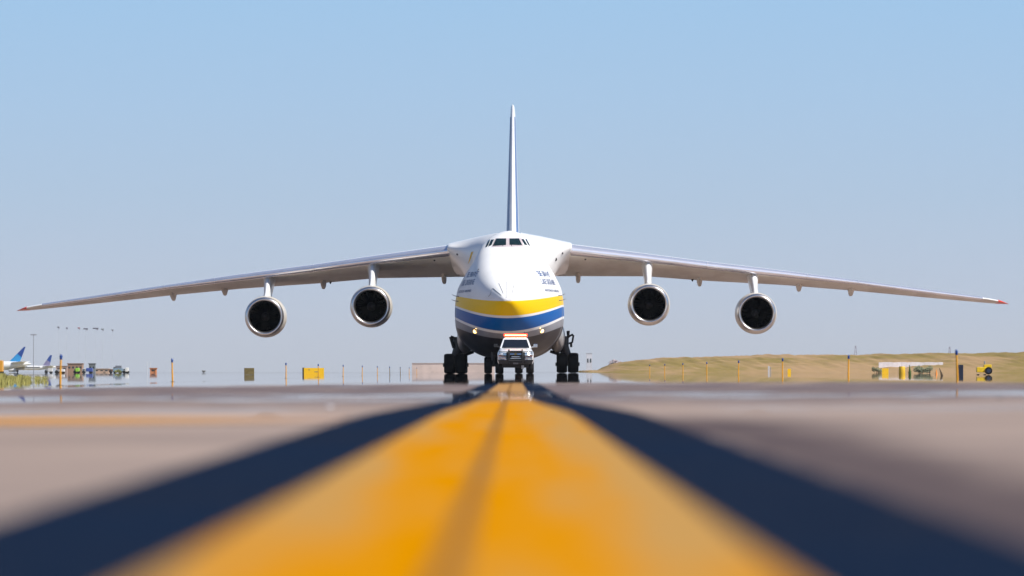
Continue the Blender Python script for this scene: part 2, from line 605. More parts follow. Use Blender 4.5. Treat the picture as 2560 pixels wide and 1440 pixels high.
def build_wing(side):
    mb = MB()
    ds = list(np.linspace(120, 1215, 46))
    rings = []
    for d in ds:
        x, s, c, zt, zlo, ze = section(max(150, d))
        if d < 150: x = xl(d, s)
        rings.append([Vector((side * x, y, z)) for y, z in foil(s, c, zt, zlo, ze)])
    mb.loft(rings)
    # upper faces white, lower faces beige
    n = len(rings[0])
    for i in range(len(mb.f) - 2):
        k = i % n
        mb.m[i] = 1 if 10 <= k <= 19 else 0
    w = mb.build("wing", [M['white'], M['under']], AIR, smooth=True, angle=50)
    # bare metal slats in four runs with narrow gaps
    for d0, d1 in ((152, 493.3), (494, 742), (742.6, 868), (868.6, 1176)):
        sb = MB()
        rs = []
        for d in np.linspace(d0, d1, 14):
            x, s, c, zt, zlo, ze = section(d)
            o = foil(s, c, zt, zlo, ze, .03, True)
            inn = foil(s, c, zt, zlo, ze, -.01, True)
            rs.append([Vector((side * x, y, z)) for y, z in o + inn[::-1]])
        sb.loft(rs)
        sb.build("slat", M['slat'], w, smooth=True, angle=50)
    tb = MB()
    rs = []
    for d in np.linspace(1215, 1246, 9):
        x, s, c, zt, zlo, ze = section(d)
        k = 1 - .9 * ((d - 1215) / 31) ** 2
        zc = (zt + ze) / 2
        rs.append([Vector((side * x, s + (y - s) * k + (1 - k) * c * .55, zc + (z - zc) * k)) for y, z in foil(s, c, zt, zlo, ze, .012)])
    tb.loft(rs)
    tb.build("wing_tip_cap", M['red'], w, smooth=True, angle=50)
    # flap track fairings under the trailing edge
    for d, hh, lean in ((174, 21, .0), (482, 19, .12), (731, 17, .15), (860, 18, .15)):
        x, s, c, zt, zlo, ze = section(d)
        st = s + c
        hz = hh / F * (D0 + st)
        fb = MB()
        rs = []
        for t in np.linspace(0, 1, 11):
            y = st - 2.6 + 3.2 * t
            a = math.sqrt(max(.0, 1 - (2 * t - 1) ** 4)) + .03
            zc = ze + .25 - (hz + .25) * .5 * (.4 + .6 * t)
            ring = []
            for k in range(12):
                an = 2 * math.pi * k / 12
                px_ = .17 * math.copysign(abs(math.cos(an)) ** .5, math.cos(an))
                pz_ = (hz + .25) * .5 * (.4 + .6 * t) * math.copysign(abs(math.sin(an)) ** .6, math.sin(an))
                ring.append(Vector((side * (x - lean * (pz_ * 1.2)) + px_ * a, y, zc + pz_ * (.6 + .4 * a))))
            rs.append(ring)
        fb.loft(rs)
        fb.build("flap_track_fairing", M['under'], w, smooth=True, angle=50)
    # small fuel vent under the inner wing
    x, s, c, zt, zlo, ze = section(190)
    MB().tube([(side * x, s + 2.2, zlo - .02), (side * x, s + 2.3, zlo - .16)], [.10, .06], 8).build("drain_mast", M['dark_metal'], w, smooth=True)
    x, s, c, zt, zlo, ze = section(465)
    MB().tube([(side * x, s + c - .6, ze + .02), (side * x, s + c - .5, ze - .12)], [.10, .05], 8).build("drain_mast", M['dark_metal'], w, smooth=True)
    return w


wings = [build_wing(-1), build_wing(1)]


def build_root_fairing(side):
    mb = MB()
    rs = []
    #        x    sLE   ztop  zlow
    rows = [(.8, 13.8, 9.62, 5.6), (1.5, 14.6, 9.50, 5.7), (2.1, 16.0, 9.42, 5.85), (2.6, 17.3, 9.34, 6.1), (2.95, 18.0, 9.28, 6.45),
            (3.2, 18.5, 9.23, 6.95), (3.45, 18.9, 9.18, 7.32), (3.7, 19.2, 9.13, 7.60), (3.95, 19.45, 9.08, 7.86), (4.15, 19.65, 9.04, 8.05), (4.28, 19.85, 8.98, 8.16)]
    x4, s4, c4, zt4, zl4, ze4 = section(155)
    for x, s, zt, zlo in rows:
        c = 34.5 - s
        ze = min(ze4 + .02, zlo + .5) if x > 3.0 else zlo
        f = foil(s, c, zt, zlo, ze)
        zn = zlo + .62 * (zt - zlo)
        top, bot = [], []
        for u in (0, .004, .012, .025, .045, .08, .13, .2, .3, .45, .65, .85, 1):
            k = math.sqrt(max(0, 1 - (1 - min(u, .2) / .2) ** 2.4))
            top.append((s + u * c, zn + (zt - zn) * k if u <= .2 else zt + (zlo + 1.0 - zt) * ((u - .2) / .8) ** 2))
        for u in (.004, .012, .025, .05, .09, .15, .3, .6, 1):
            k = math.sqrt(max(0, 1 - (1 - min(u, .15) / .15) ** 2.0))
            bot.append((s + u * c, zn + (zlo - zn) * k if u <= .15 else zlo + (ze - zlo) * (u - .15) / .85))
        rs.append([Vector((side * x, y, z)) for y, z in list(reversed(top)) + bot])
    mb.loft(rs)
    return mb.build("wing_root_fairing", M['white'], AIR, smooth=True, angle=60)


fairs = [build_root_fairing(-1), build_root_fairing(1)]


def bvh(objs):
    vs, fs = [], []
    for o in objs:
        k = len(vs)
        vs += [v.co.copy() for v in o.data.vertices]
        fs += [tuple(i + k for i in p.vertices) for p in o.data.polygons]
    return BVHTree.FromPolygons(vs, fs)


SKIN = bvh([fus] + fairs)


def hit_front(x, z, off=.012):
    h = SKIN.ray_cast(Vector((x, -20, z)), Vector((0, 1, 0)))
    if h[0] is None: return None
    n = h[1] if h[1].y < 0 else -h[1]
    return h[0] + n * off


def hit_side(side, s, z, off=.012):
    h = SKIN.ray_cast(Vector((side * 12, s, z)), Vector((-side, 0, 0)))
    if h[0] is None: return None
    n = h[1] if h[1].x * side > 0 else -h[1]
    return h[0] + n * off


def pane(name, quad, mater, s_guess, off=.014, parent=None, nx=8, nz=5):
    """quad: picture corners (tl, tr, br, bl) laid on the skin"""
    (ax, ay), (bx, by), (cx, cy), (dx, dy) = quad
    pts = []
    for j in range(nz + 1):
        for i in range(nx + 1):
            u, v = i / nx, j / nz
            px = (ax * (1 - u) + bx * u) * (1 - v) + (dx * (1 - u) + cx * u) * v
            py = (ay * (1 - u) + by * u) * (1 - v) + (dy * (1 - u) + cy * u) * v
            p = hit_front(xl(px - 1269.5, s_guess), zl(py, s_guess), off)
            if p is None: return None
            pts.append(p)
    fs = [(j * (nx + 1) + i, j * (nx + 1) + i + 1, (j + 1) * (nx + 1) + i + 1, (j + 1) * (nx + 1) + i) for j in range(nz) for i in range(nx)]
    o = MB().add(pts, fs).build(name, mater, parent or AIR, smooth=True)
    return o


Zm = lambda x, y: (1080 + x / 6, 540 + y / 6)
# windshield frame first, then panes a little proud of it
FR = [((945, 335), (1340, 335), (1372, 466), (890, 470))]
for q in FR: pane("windshield_frame", [Zm(*p) for p in q], M['wframe'], 8.5, .012, fus, 14, 5)
PANES = [((962, 347), (1108, 347), (1108, 446), (910, 456)), ((1158, 349), (1300, 347), (1345, 448), (1162, 442)),
         ((886, 362), (930, 357), (893, 442), (848, 458)), ((846, 362), (874, 356), (838, 455), (803, 474)),
         ((1338, 357), (1368, 357), (1424, 446), (1386, 440)), ((1394, 354), (1412, 354), (1466, 464), (1438, 440))]
for q in PANES: pane("cockpit_window", [Zm(*p) for p in q], M['glass'], 8.8, .035, fus)


def skin_line(pts, r, mater, name, s_guess, n=10):
    out = []
    for (ax, ay), (bx, by) in zip(pts[:-1], pts[1:]):
        for i in range(n + 1):
            t = i / n
            p = hit_front(xl(ax + (bx - ax) * t - 1269.5, s_guess), zl(ay + (by - ay) * t, s_guess), .012)
            if p is not None: out.append(p)
    if len(out) > 1: return MB().tube(out, r, 6).build(name, mater, fus, smooth=True)


for a, b in (((1072, 368), (1058, 462)), ((1172, 385), (1192, 462))):
    skin_line([Zm(*a), Zm(*b)], .022, M['black'], "windshield_wiper", 8.5)
for a, b in (((1115, 985), (1117, 1240)), ((1005, 1012), (1075, 1172)), ((918, 1088), (1045, 1200)), ((1235, 1030), (1200, 1195)), ((1330, 1095), (1215, 1205))):
    skin_line([Zm(*a), Zm(*b)], .014, M['seam'], "lightning_strip", 3)
# seam of the hinged nose
for side in (-1, 1):
    sm = []
    for w, z in ring(11.4)[10:66]:
        sm.append((side * (w + .004), 11.4 - .05 * (z - 5), z))
    pts_ = []
    for x_, y_, z_ in sm:
        p = hit_side(side, y_, z_, .004)
        if p is not None: pts_.append(p)
    MB().tube(pts_, .013, 5).build("nose_door_seam", mat("nose_seam", (.38, .39, .42), .6), fus, smooth=True)
skin_line([Zm(850, 1215), Zm(880, 1185), Zm(905, 1100)], .012, M['seam'], "access_seam", 4)

# lettering, wrapped on the sides
def text_mesh(body, size):
    c = bpy.data.curves.new("t", 'FONT')
    c.body = body
    c.size = size
    c.offset = .008
    o = bpy.data.objects.new("t", c)
    COL.objects.link(o)
    dg = bpy.context.evaluated_depsgraph_get()
    me = bpy.data.meshes.new_from_object(o.evaluated_get(dg))
    vs = [v.co.copy() for v in me.vertices]
    fs = [tuple(p.vertices) for p in me.polygons]
    bpy.data.objects.remove(o)
    bpy.data.curves.remove(c)
    return vs, fs


def lettering(body, side, s_near, z0, cap, width):
    vs, fs = text_mesh(body, 1.0)
    x0, x1 = min(v.x for v in vs), max(v.x for v in vs)
    y1 = max(v.y for v in vs)
    pts = []
    for v in vs:
        t = (v.x - x0) / (x1 - x0) * width
        s = s_near + t if side > 0 else s_near + (width - t)
        z = z0 + v.y / y1 * cap
        s -= (z - z0) * .15 * side
        p = hit_side(side, s, z, .012)
        pts.append(p if p is not None else Vector((side * 3, s, z)))
    MB().add(pts, fs).build("lettering", M['blue_text'], fus)


for side in (-1, 1):
    for body, dpx, ypx, cap, width in (("BE BRAVE", 79, 692, .34, 3.2), ("LIKE UKRAINE", 85, 712, .36, 4.6), ("ANTONOV AIRLINES", 92, 730, .16, 5.0)):
        p = hit_front(side * xl(dpx, 7), zl(ypx, 7), 0)
        lettering(body, side, p.y, p.z, cap, width)

# yellow emblem slashes
for quad in (((1175, 631), (1181, 630), (1172, 652), (1167, 660)), ((1377, 676), (1381, 676), (1384, 690), (1382, 692))):
    pane("yellow_emblem", quad, M['yellow_decal'], 19, .015, fus, 3, 8)
# small round intakes in the root fairings
for px_, py_, o in ((1142, 635, 0), (1404, 634, 1)):
    p = hit_front(xl(px_ - 1272, 19.5), zl(py_, 19.5), 0)
    if p is not None:
        MB().tube([p + Vector((0, -.03, 0)), p + Vector((0, .2, 0))], .075, 12).build("air_inlet", M['black'], fairs[o], smooth=True)
p = hit_front(xl(1387 - 1272, 19), zl(651, 19), 0)
if p is not None:
    MB().tube([p + Vector((0, -.02, .04)), p + Vector((0, .25, 0))], [.12, .08], 10).build("air_inlet", M['black'], fairs[1], smooth=True)
# pitot probes on both cheeks
for side in (-1, 1):
    for y0, y1 in ((740, 736), (752, 748.5)):
        zz = zl(y0, 9)
        p = hit_side(side, 9.5, zz, 0)
        MB().tube([p, p + Vector((side * .25, 0, .03)), p + Vector((side * .46, -.25, zl(y1, 9) - zz + .02))], [.03, .022, .014], 6).build("probe", M['seam'], fus, smooth=True)
p = hit_front(xl(1188 - 1269.5, 8), zl(683, 8), 0)
if p is not None:
    MB().tube([p, p + Vector((.10, -.1, .05)), p + Vector((.26, -.3, .24))], [.04, .03, .03], 6).build("probe", M['black'], fus, smooth=True)
# landing lamps
for px_ in (1186, 1354):
    p = hit_front(xl(px_ - 1270.0, 3), zl(827, 3), 0)
    lb = MB().lathe([(-.10, 0.001), (-.09, .07), (-.05, .11), (.0, .13), (.06, .13)], p, 'y', 20)
    lb.build("landing_light", M['lamp'], fus, smooth=True)
    p = hit_front(xl(px_ + (3 if px_ < 1270 else -4) - 1270.0, 3), zl(820, 3), 0)
    MB().lathe([(-.03, 0.001), (-.02, .03), (.02, .035)], p, 'y', 10).build("marker_light", M['lamp'], fus, smooth=True)

# engines
def build_engine(side, d, y, lead):
    s0 = SLE(d) - lead
    x, z = xl(d, s0) * side, zl(y, s0)
    o = (x, s0, z)
    nb = MB().lathe([(.20, 1.325), (.6, 1.40), (1.4, 1.46), (2.4, 1.45), (3.4, 1.36), (4.2, 1.22), (4.2, 1.05), (4.9, .98), (5.6, .78), (5.6, .5), (6.4, .12), (6.42, .001)], o)
    e = nb.build("engine", M['nacelle'], AIR, smooth=True, angle=35)
    MB().lathe([(.32, 1.352), (.15, 1.325), (.04, 1.275), (0, 1.215), (.03, 1.155), (.12, 1.105), (.28, 1.072), (.45, 1.062)], o).build("intake_lip", M['lip'], e, smooth=True, angle=80)
    MB().lathe([(.45, 1.062), (1.0, 1.10), (1.7, 1.17), (1.75, .3)], o).build("intake_duct", M['intake'], e, smooth=True)
    fb = MB()
    for k in range(33):
        a = 2 * math.pi * k / 33
        rs = []
        for r_ in (.30, .65, 1.15):
            tw = .25 + .8 * (r_ - .3)
            c, s_ = math.cos(a), math.sin(a)
            t = Vector((-s_, 0, c))
            rad = Vector((c, 0, s_)) * r_
            ch = Vector((0, math.cos(tw), 0)) * .14 + t * math.sin(tw) * .10
            ctr = Vector(o) + Vector((0, 1.5, 0)) + rad
            nn = Vector((0, .008, 0))
            rs.append([ctr - ch - nn, ctr + ch - nn, ctr + ch + nn, ctr - ch + nn])
        fb.loft(rs)
    fb.build("fan", M['blade'], e)
    MB().lathe([(1.0, .001), (1.06, .08), (1.2, .19), (1.4, .28), (1.6, .32)], o, n=24).build("spinner", M['spinner'], e, smooth=True)
    # pylon: narrow blade that widens into the wing
    pb = MB()
    xs, ss, c, zt, zlo, ze = section(d)
    rs = []
    for t, w in ((0, .30), (.25, .31), (.5, .36), (.75, .45), (1, .52), (1.25, .50)):
        zz = (z + 1.36) * (1 - t) + (zlo + .1) * t
        y0 = s0 + 1.5 + (ss + .55 - s0 - 1.5) * min(t, 1.0) ** .8 + max(0, t - 1) * 2.4
        y1 = y0 + 5.5
        ring = []
        for k in range(20):
            a = 2 * math.pi * k / 20
            yy = (y0 + y1) / 2 - math.cos(a) * (y1 - y0) / 2
            ring.append(Vector((x + w * math.sin(a) * (1 - .3 * (yy - y0) / (y1 - y0)), yy, zz)))
        rs.append(ring)
    pb.loft(rs)
    pb.build("pylon", M['white'], e, smooth=True, angle=60)
    return e


for side in (-1, 1):
    build_engine(side, 348.5, 763, 4.3)
    build_engine(side, 615.5, 787, 4.3)

# fin and tailplane
def build_fin():
    mb = MB()
    rs = []
    for t in np.linspace(0, 1, 20):
        s = 47.5 + 14.5 * t
        z = 8.9 + (zl(267, 64) - 8.9 - .1) * t
        c = 14.0 - 7.0 * t
        th = 1.06 - .68 * t
        if t > .965: th *= .8
        ring = []
        us = [0, .01, .03, .07, .14, .25, .4, .6, .8, 1]
        prof = [0, .28, .5, .72, .9, 1, .95, .72, .4, .06]
        for u, p_ in zip(us, prof): ring.append(Vector((p_ * th / 2, s + u * c, z)))
        for u, p_ in list(zip(us, prof))[:0:-1]: ring.append(Vector((-p_ * th / 2, s + u * c, z)))
        rs.append(ring)
    last = rs[-1]
    c = sum(last, Vector()) / len(last)
    for k, up in ((.75, .12), (.3, .19)):
        rs.append([Vector((p.x * k, c.y + (p.y - c.y) * (.9 + .1 * k), p.z + up)) for p in last])
    mb.loft(rs)
    fin = mb.build("fin", M['white'], AIR, smooth=True, angle=60)
    lb = MB()
    rr = []
    for t in np.linspace(.09, .93, 16):
        s = 47.5 + 14.5 * t
        z = 8.9 + (zl(267, 64) - 9.0) * t
        c = 14.0 - 7.0 * t
        th = 1.06 - .68 * t
        o_, i_ = [], []
        for u, p_ in ((.14, .9), (.10, .82), (.07, .72), (.045, .60)):
            o_.append((p_ * th / 2 + .015, s + u * c - .02, z))
            i_.append((max(0, p_ * th / 2 - .02), s + u * c + .02, z))
        rr.append([Vector(p) for p in o_] + [Vector(p) for p in i_[::-1]])
    for sx in (-1, 1):
        lb = MB().loft([[Vector((p.x * sx, p.y, p.z)) for p in r_] for r_ in rr])
        lb.build("fin_stripe", M['fin_blue'], fin, smooth=True, angle=50)
    # rounded fairing at the foot of the fin
    db = MB()
    rs = []
    for t in np.linspace(0, 1, 12):
        y = 42.0 + 12 * t
        w = .25 + .38 * t
        hh = .15 + 1.05 * math.sin(t * math.pi / 2)
        rs.append([Vector((w * math.cos(a), y, 9.3 + hh * max(0, math.sin(a)) ** .8)) for a in np.linspace(0, math.pi, 14)])
    db.loft(rs, closed=True)
    db.build("fin_root_fairing", M['white'], fin, smooth=True, angle=60)
    for side in (-1, 1):
        tb = MB()
        rs = []
        for t in np.linspace(0, 1, 8):
            s, c = 57 + 7 * t, 7.5 - 4.5 * t
            rs.append([Vector((side * (1.2 + 11 * t), y, z)) for y, z in foil(s, c, 8.05 + .1 * t, 7.75 + .1 * t, 7.85 + .1 * t)])
        tb.loft(rs)
        tb.build("tailplane", M['white'], AIR, smooth=True, angle=50)


build_fin()

# side sponsons that house the main gear
for side in (-1, 1):
    mb = MB()
    rs = []
    for t in np.linspace(0, 1, 22):
        y = 20.0 + 24 * t
        k = max(.02, math.sin(math.pi * t)) ** .45
        rs.append([Vector((side * (3.25 + .58 * k * math.cos(a)), y, 2.55 + 1.15 * k * math.sin(a))) for a in np.linspace(0, 2 * math.pi, 24, endpoint=False)])
    mb.loft(rs)
    mb.build("gear_sponson", M['grey'], AIR, smooth=True, angle=60)


def wheel(r, w, parent, loc):
    mb = MB()
    hw = w / 2
    mb.lathe([(-hw * .8, r * .55), (-hw, r * .66), (-hw, r * .86), (-hw * .82, r * .96), (-hw * .4, r), (hw * .4, r), (hw * .82, r * .96), (hw, r * .86), (hw, r * .66), (hw * .8, r * .55)], (0, 0, 0), 'x', 36)
    o = mb.build("wheel", M['rubber'], parent, smooth=True, angle=50)
    o.location = loc
    MB().lathe([(-hw * .75, .001), (-hw * .75, r * .3), (-hw * .82, r * .56), (hw * .82, r * .56), (hw * .75, r * .3), (hw * .75, .001)], (0, 0, 0), 'x', 24).build("rim", M['rim'], o, smooth=True).location = (0, 0, 0)
    return o


def main_gear(side, s):
    mb = MB()
    x = side * 3.98
    xt = side * 3.72
    mb.tube([(xt, s, 2.6), (xt, s, 1.85), (x * .985, s, 1.25), (x, s, .8)], [.36, .36, .33, .2], 14)
    mb.tube([(x - .85, s, .62), (x + .85, s, .62)], .13, 10)
    mb.tube([(x, s, .62), (x, s, .95)], [.24, .30], 12)
    mb.tube([(side * 2.75, s, 1.55), (x - side * .1, s, 1.15)], [.09, .09], 8)
    mb.tube([(x, s + .35, .6), (xt, s + .9, 1.9)], .1, 8)
    st = mb.build("main_gear", M['strut'], AIR, smooth=True, angle=50)
    for dx in (-.40, .40):
        w = MB()
        hw, r = .37, .71
        w.lathe([(-hw * .8, r * .55), (-hw, r * .66), (-hw, r * .86), (-hw * .82, r * .96), (-hw * .4, r), (hw * .4, r), (hw * .82, r * .96), (hw, r * .86), (hw, r * .66), (hw * .8, r * .55)], (x + dx, s, r), 'x', 36)
        w.build("wheel", M['rubber'], st, smooth=True, angle=50)
        MB().lathe([(-hw * .7, .001), (-hw * .75, r * .3), (-hw * .82, r * .56), (hw * .82, r * .56), (hw * .75, r * .3), (hw * .7, .001)], (x + dx, s, r), 'x', 24).build("rim", M['rim'], st, smooth=True)
    return st


gear_door_done = False
for side in (-1, 1):
    for k in range(5):
        main_gear(side, 29.5 + 1.75 * k)
    # outboard doors with their links, hanging open beside the struts
    for k in range(5):
        s = 29.3 + 1.75 * k
        xo = side
        db = MB()
        if side < 0:
            P = lambda px, py: Vector((xl(px - 1276, 30), s, zl(py, 30)))
            db.tube([P(1143, 849), P(1125, 841)], .11, 6)
            db.tube([P(1125, 841), P(1133, 869)], .12, 6)
            db.tube([P(1133, 869), P(1141, 862)], .10, 6)
        else:
            P = lambda px, py: Vector((xl(px - 1276, 30), s, zl(py, 30)))
            db.tube([P(1414, 850), P(1422, 841), P(1429, 837), P(1432, 840), P(1429, 857)], .06, 6)
            db.tube([P(1419, 844), P(1419, 828)], [.07, .11], 8)
            db.tube([P(1429, 857), P(1420, 859)], .05, 6)
            db.tube([P(1426, 858), P(1426.5, 868)], .07, 6)
        db.build("gear_door_link", M['dark_metal'], AIR, smooth=True)

# twin nose gear
for side in (-1, 1):
    s = 8.8
    x = side * 1.02
    mb = MB()
    mb.tube([(x, s, 1.7), (x, s, .56)], [.17, .14], 12)
    mb.tube([(x - .5, s, .56), (x + .5, s, .56)], .1, 10)
    mb.tube([(x, s - .1, 1.0), (x * .8, s + 1.3, 1.7)], .09, 8)
    mb.box((x + side * .1, s - .45, 1.25), (.10, .9, .75))
    st = mb.build("nose_gear", M['strut'], AIR, smooth=True, angle=40)
    for dx in (-.37, .37):
        w = MB()
        hw, r = .26, .56
        w.lathe([(-hw * .8, r * .55), (-hw, r * .66), (-hw, r * .86), (-hw * .82, r * .96), (-hw * .4, r), (hw * .4, r), (hw * .82, r * .96), (hw, r * .86), (hw, r * .66), (hw * .8, r * .55)], (x + dx, s, r), 'x', 32)
        w.build("wheel", M['rubber'], st, smooth=True, angle=50)
    MB().tube([(side * .62, s - .6, 1.35), (side * .66, s - .6, .75)], .05, 6).build("gear_door", M['white'], st)


# ------------------------------------------------------------------ the escort pickup
def build_truck():
    T = empty("pickup_truck", (0.0, 278.0, 0.0))
    tag(T, "white escort pickup with red light bar and black grille guard ahead of the aircraft", "pickup truck")
    wp = mat("truck_paint", (.80, .80, .81), .25, var=.04, scale=2, coat=.5)
    chrome = mat("chrome_trim", (.75, .76, .78), .15, metal=1.0)
    glass = mat("truck_glass", (.012, .014, .02), .05, spec=.8)
    trim = mat("dark_bumper", (.035, .035, .038), .55, scale=5)
    secs = []
    for y, zt, wt, ws, zs, zb in ((.03, 1.20, .80, .95, 1.0, .66), (.14, 1.28, .85, 1.0, 1.06, .60), (.45, 1.36, .87, 1.015, 1.12, .56), (1.35, 1.47, .88, 1.015, 1.2, .52),
                                  (1.9, 1.47, .90, 1.015, 1.2, .50), (3.9, 1.47, .92, 1.015, 1.2, .50), (5.6, 1.45, .93, 1.0, 1.2, .60)):
        half = [(wt * .55, zt), (wt * .85, zt - .015), (wt, zt - .06), (ws, zs), (ws, zb + .15), (ws - .06, zb)]
        secs.append([Vector((x, y, z)) for x, z in half] + [Vector((-x, y, z)) for x, z in half[::-1]])
    body = MB().loft(secs).build("body", wp, T, smooth=True, angle=35)
    # cab
    cb = MB()
    lo = [(-.90, 1.30, 1.44), (.90, 1.30, 1.44), (.92, 4.0, 1.44), (-.92, 4.0, 1.44)]
    hi = [(-.69, 2.25, 2.02), (.69, 2.25, 2.02), (.70, 3.75, 2.02), (-.70, 3.75, 2.02)]
    top = [(-.60, 2.45, 2.075), (.60, 2.45, 2.075), (.60, 3.6, 2.075), (-.60, 3.6, 2.075)]
    cb.loft([[Vector(p) for p in r_] for r_ in (lo, hi, top)])
    cab = cb.build("cab", wp, T, smooth=True, bevel=.03, angle=25)

    def on(lo_a, lo_b, hi_b, hi_a, name, inset, proud, parent):
        A, B, C_, D_ = map(Vector, (lo_a, lo_b, hi_b, hi_a))
        n = (B - A).cross(D_ - A).normalized()
        P = lambda u, v: (A * (1 - u) + B * u) * (1 - v) + (D_ * (1 - u) + C_ * u) * v
        (u0, u1), (v0, v1) = inset
        q = [P(u0, v0), P(u1, v0), P(u1, v1), P(u0, v1)]
        if n.dot(q[0] - Vector((0, 2.8, 1.7))) < 0: n = -n
        return MB().hull([p - n * .01 for p in q], [p + n * proud for p in q]).build(name, glass, parent)

    on(lo[0], lo[1], hi[1], hi[0], "windshield", ((.06, .94), (.04, .86)), .012, cab)
    on(lo[1], lo[2], hi[2], hi[1], "side_window", ((.20, .86), (.12, .86)), .012, cab)
    on(lo[3], lo[0], hi[0], hi[3], "side_window", ((.14, .80), (.12, .86)), .012, cab)
    # pale dashboard glimpse and wiper line
    MB().tube([(-.7, 1.33, 1.475), (0, 1.36, 1.50)], .012, 6).build("wiper", M['black'], cab)
    # nose: dark panel behind grille, lamps, bar, emblem
    MB().box((0, -.005, .98), (1.05, .10, .50)).build("grille", M['black'], body, bevel=.03)
    MB().box((0, -.07, 1.115), (.66, .03, .075)).build("grille_bar", mat("blue_chrome", (.30, .45, .70), .2, metal=.9), body, bevel=.01)
    MB().box((0, -.095, 1.115), (.17, .03, .05)).box((0, -.094, 1.115), (.06, .028, .09)).build("emblem", mat("gold_emblem", (.50, .36, .12), .3, metal=.8), body)
    for z, w in ((.965, .46), (.875, .60)):
        MB().box((0, -.065, z), (w, .03, .05)).build("grille_bar", chrome, body, bevel=.01)
    for sx in (-1, 1):
        hb = MB().hull([(sx * .52, -.04, 1.03), (sx * .98, .10, 1.03), (sx * .98, .2, 1.03), (sx * .52, .1, 1.03)],
                       [(sx * .52, -.03, 1.21), (sx * .96, .11, 1.24), (sx * .96, .2, 1.24), (sx * .52, .1, 1.21)])
        lampm = mat("headlamp_glass", (.55, .58, .62), .08, metal=.6)
        hl = hb.build("headlight", lampm, body, bevel=.01)
        if sx > 0:
            MB().lathe([(-.03, .001), (-.02, .05), (.03, .055)], (sx * .74, -.0, 1.10), 'y', 14).build("lamp_bulb", mat("lit_lamp", (1, 1, 1), .2, emit=(1, .97, .9), power=5), hl, smooth=True)
            MB().lathe([(-.03, .001), (-.02, .035), (.03, .04)], (sx * .74, -.0, 1.19), 'y', 14).build("lamp_bulb", mat("lit_lamp_small", (1, 1, 1), .2, emit=(1, .97, .9), power=5), hl, smooth=True)
        MB().box((sx * .74, .0, 1.005), (.44, .06, .035)).build("marker_lens", mat("amber_lens", (.35, .07, .03), .3), body)
        MB().hull([(sx * .50, -.10, .78), (sx * .62, -.10, .78), (sx * .62, -.02, .78), (sx * .50, -.02, .78)],
                  [(sx * .60, -.10, .93), (sx * .98, -.02, .90), (sx * .98, .06, .90), (sx * .60, -.02, .93)]).build("bumper_trim", chrome, body, bevel=.01)
    MB().box((.78, -.105, .83), (.20, .03, .07)).build("fog_lamp", mat("fog_lamp_glass", (.8, .8, .8), .1, metal=.7), body)
    MB().hull([(-.93, .02, .56), (.93, .02, .56), (.93, .30, .56), (-.93, .30, .56)],
              [(-1.0, -.04, .80), (1.0, -.04, .80), (1.0, .32, .80), (-1.0, .32, .80)]).build("bumper", trim, T, bevel=.03)
    MB().box((0, -.055, .615), (.29, .02, .14)).build("number_plate", mat("plate", (.22, .22, .24), .4), T)
    MB().box((.40, .30, .38), (.15, .05, .20)).build("tow_hook", mat("pale_hook", (.55, .55, .52), .4), T, bevel=.02)
    g = MB()
    for sx in (-1, 1):
        g.tube([(sx * .39, -.10, .55), (sx * .39, -.17, .75), (sx * .39, -.17, 1.2), (sx * .37, -.08, 1.36)], .045, 8)
    g.tube([(-.39, -.16, 1.27), (.39, -.16, 1.27)], .04, 8)
    g.tube([(-.39, -.16, .74), (.39, -.16, .74)], .05, 8)
    for z in (.69,): g.box((0, -.15, z), (.78, .05, .12))
    for sx in (-1, 1):
        g.tube([(sx * .39, -.14, 1.27), (sx * .93, .02, 1.26), (sx * .96, .02, 1.05), (sx * .40, -.14, 1.0)], .02, 6)
    g.build("grille_guard", M['black'], T, smooth=True, angle=40)
    # underbody
    MB().box((0, 2.8, .46), (1.5, 4.6, .22)).build("chassis", M['black'], T, bevel=.03)
    for sx in (-1, 1):
        for y in (.98, 4.6):
            hw, r = .15, .41
            w = MB().lathe([(-hw * .8, r * .6), (-hw, r * .7), (-hw, r * .88), (-hw * .7, r * .98), (hw * .7, r * .98), (hw, r * .88), (hw, r * .7), (hw * .8, r * .6)], (0, 0, 0), 'x', 32)
            wo_ = w.build("wheel", M['rubber'], T, smooth=True, angle=45)
            wo_.location = (sx * .84, y, .405)
            rim = MB().lathe([(-hw * .7, .001), (-hw * .7, r * .3), (-hw * .85, r * .6), (hw * .85, r * .6), (hw * .7, r * .3), (hw * .7, .001)], (0, 0, 0), 'x', 24).build("rim", M['rim'], wo_, smooth=True)
        m_ = MB().box((sx * 1.13, 1.72, 1.60), (.22, .12, .20)).tube([(sx * .90, 1.75, 1.52), (sx * 1.05, 1.73, 1.55)], .03, 6)
        m_.build("side_mirror", chrome if sx > 0 else M['black'], T, bevel=.02)
    # light bar
    lb = MB().box((0, 2.75, 2.205), (1.34, .30, .17)).build("light_bar", mat("red_lens", (.7, .05, .02), .2, emit=(1.0, .035, .008), power=2.6), T, bevel=.04)
    MB().box((0, 2.585, 2.195), (1.22, .04, .055)).build("lamp_row", mat("lit_led_row", (1, .6, .3), .3, emit=(1.0, .38, .12), power=9), lb, bevel=.015)
    for sx in (-1, 1):
        MB().box((sx * .45, 2.75, 2.095), (.10, .22, .06)).build("bar_foot", M['black'], lb)
    MB().tube([(.5, 3.2, 2.07), (.5, 3.25, 2.40)], .012, 5).build("antenna", M['black'], T)
    return T


build_truck()


# ------------------------------------------------------------------ along the taxiway
def at(px, py, D):
    return Vector(((px - XV) / F * D, D, H + (YH - py) / F * D))


def per(D): return F / D          # pixels per metre


M['post'] = mat("orange_post", (.80, .37, .02), .5, var=.12, scale=9)
M['post_red'] = mat("post_band", (.55, .10, .04), .5)
M['cap'] = mat("blue_reflector", (.006, .05, .24), .25, var=.1)


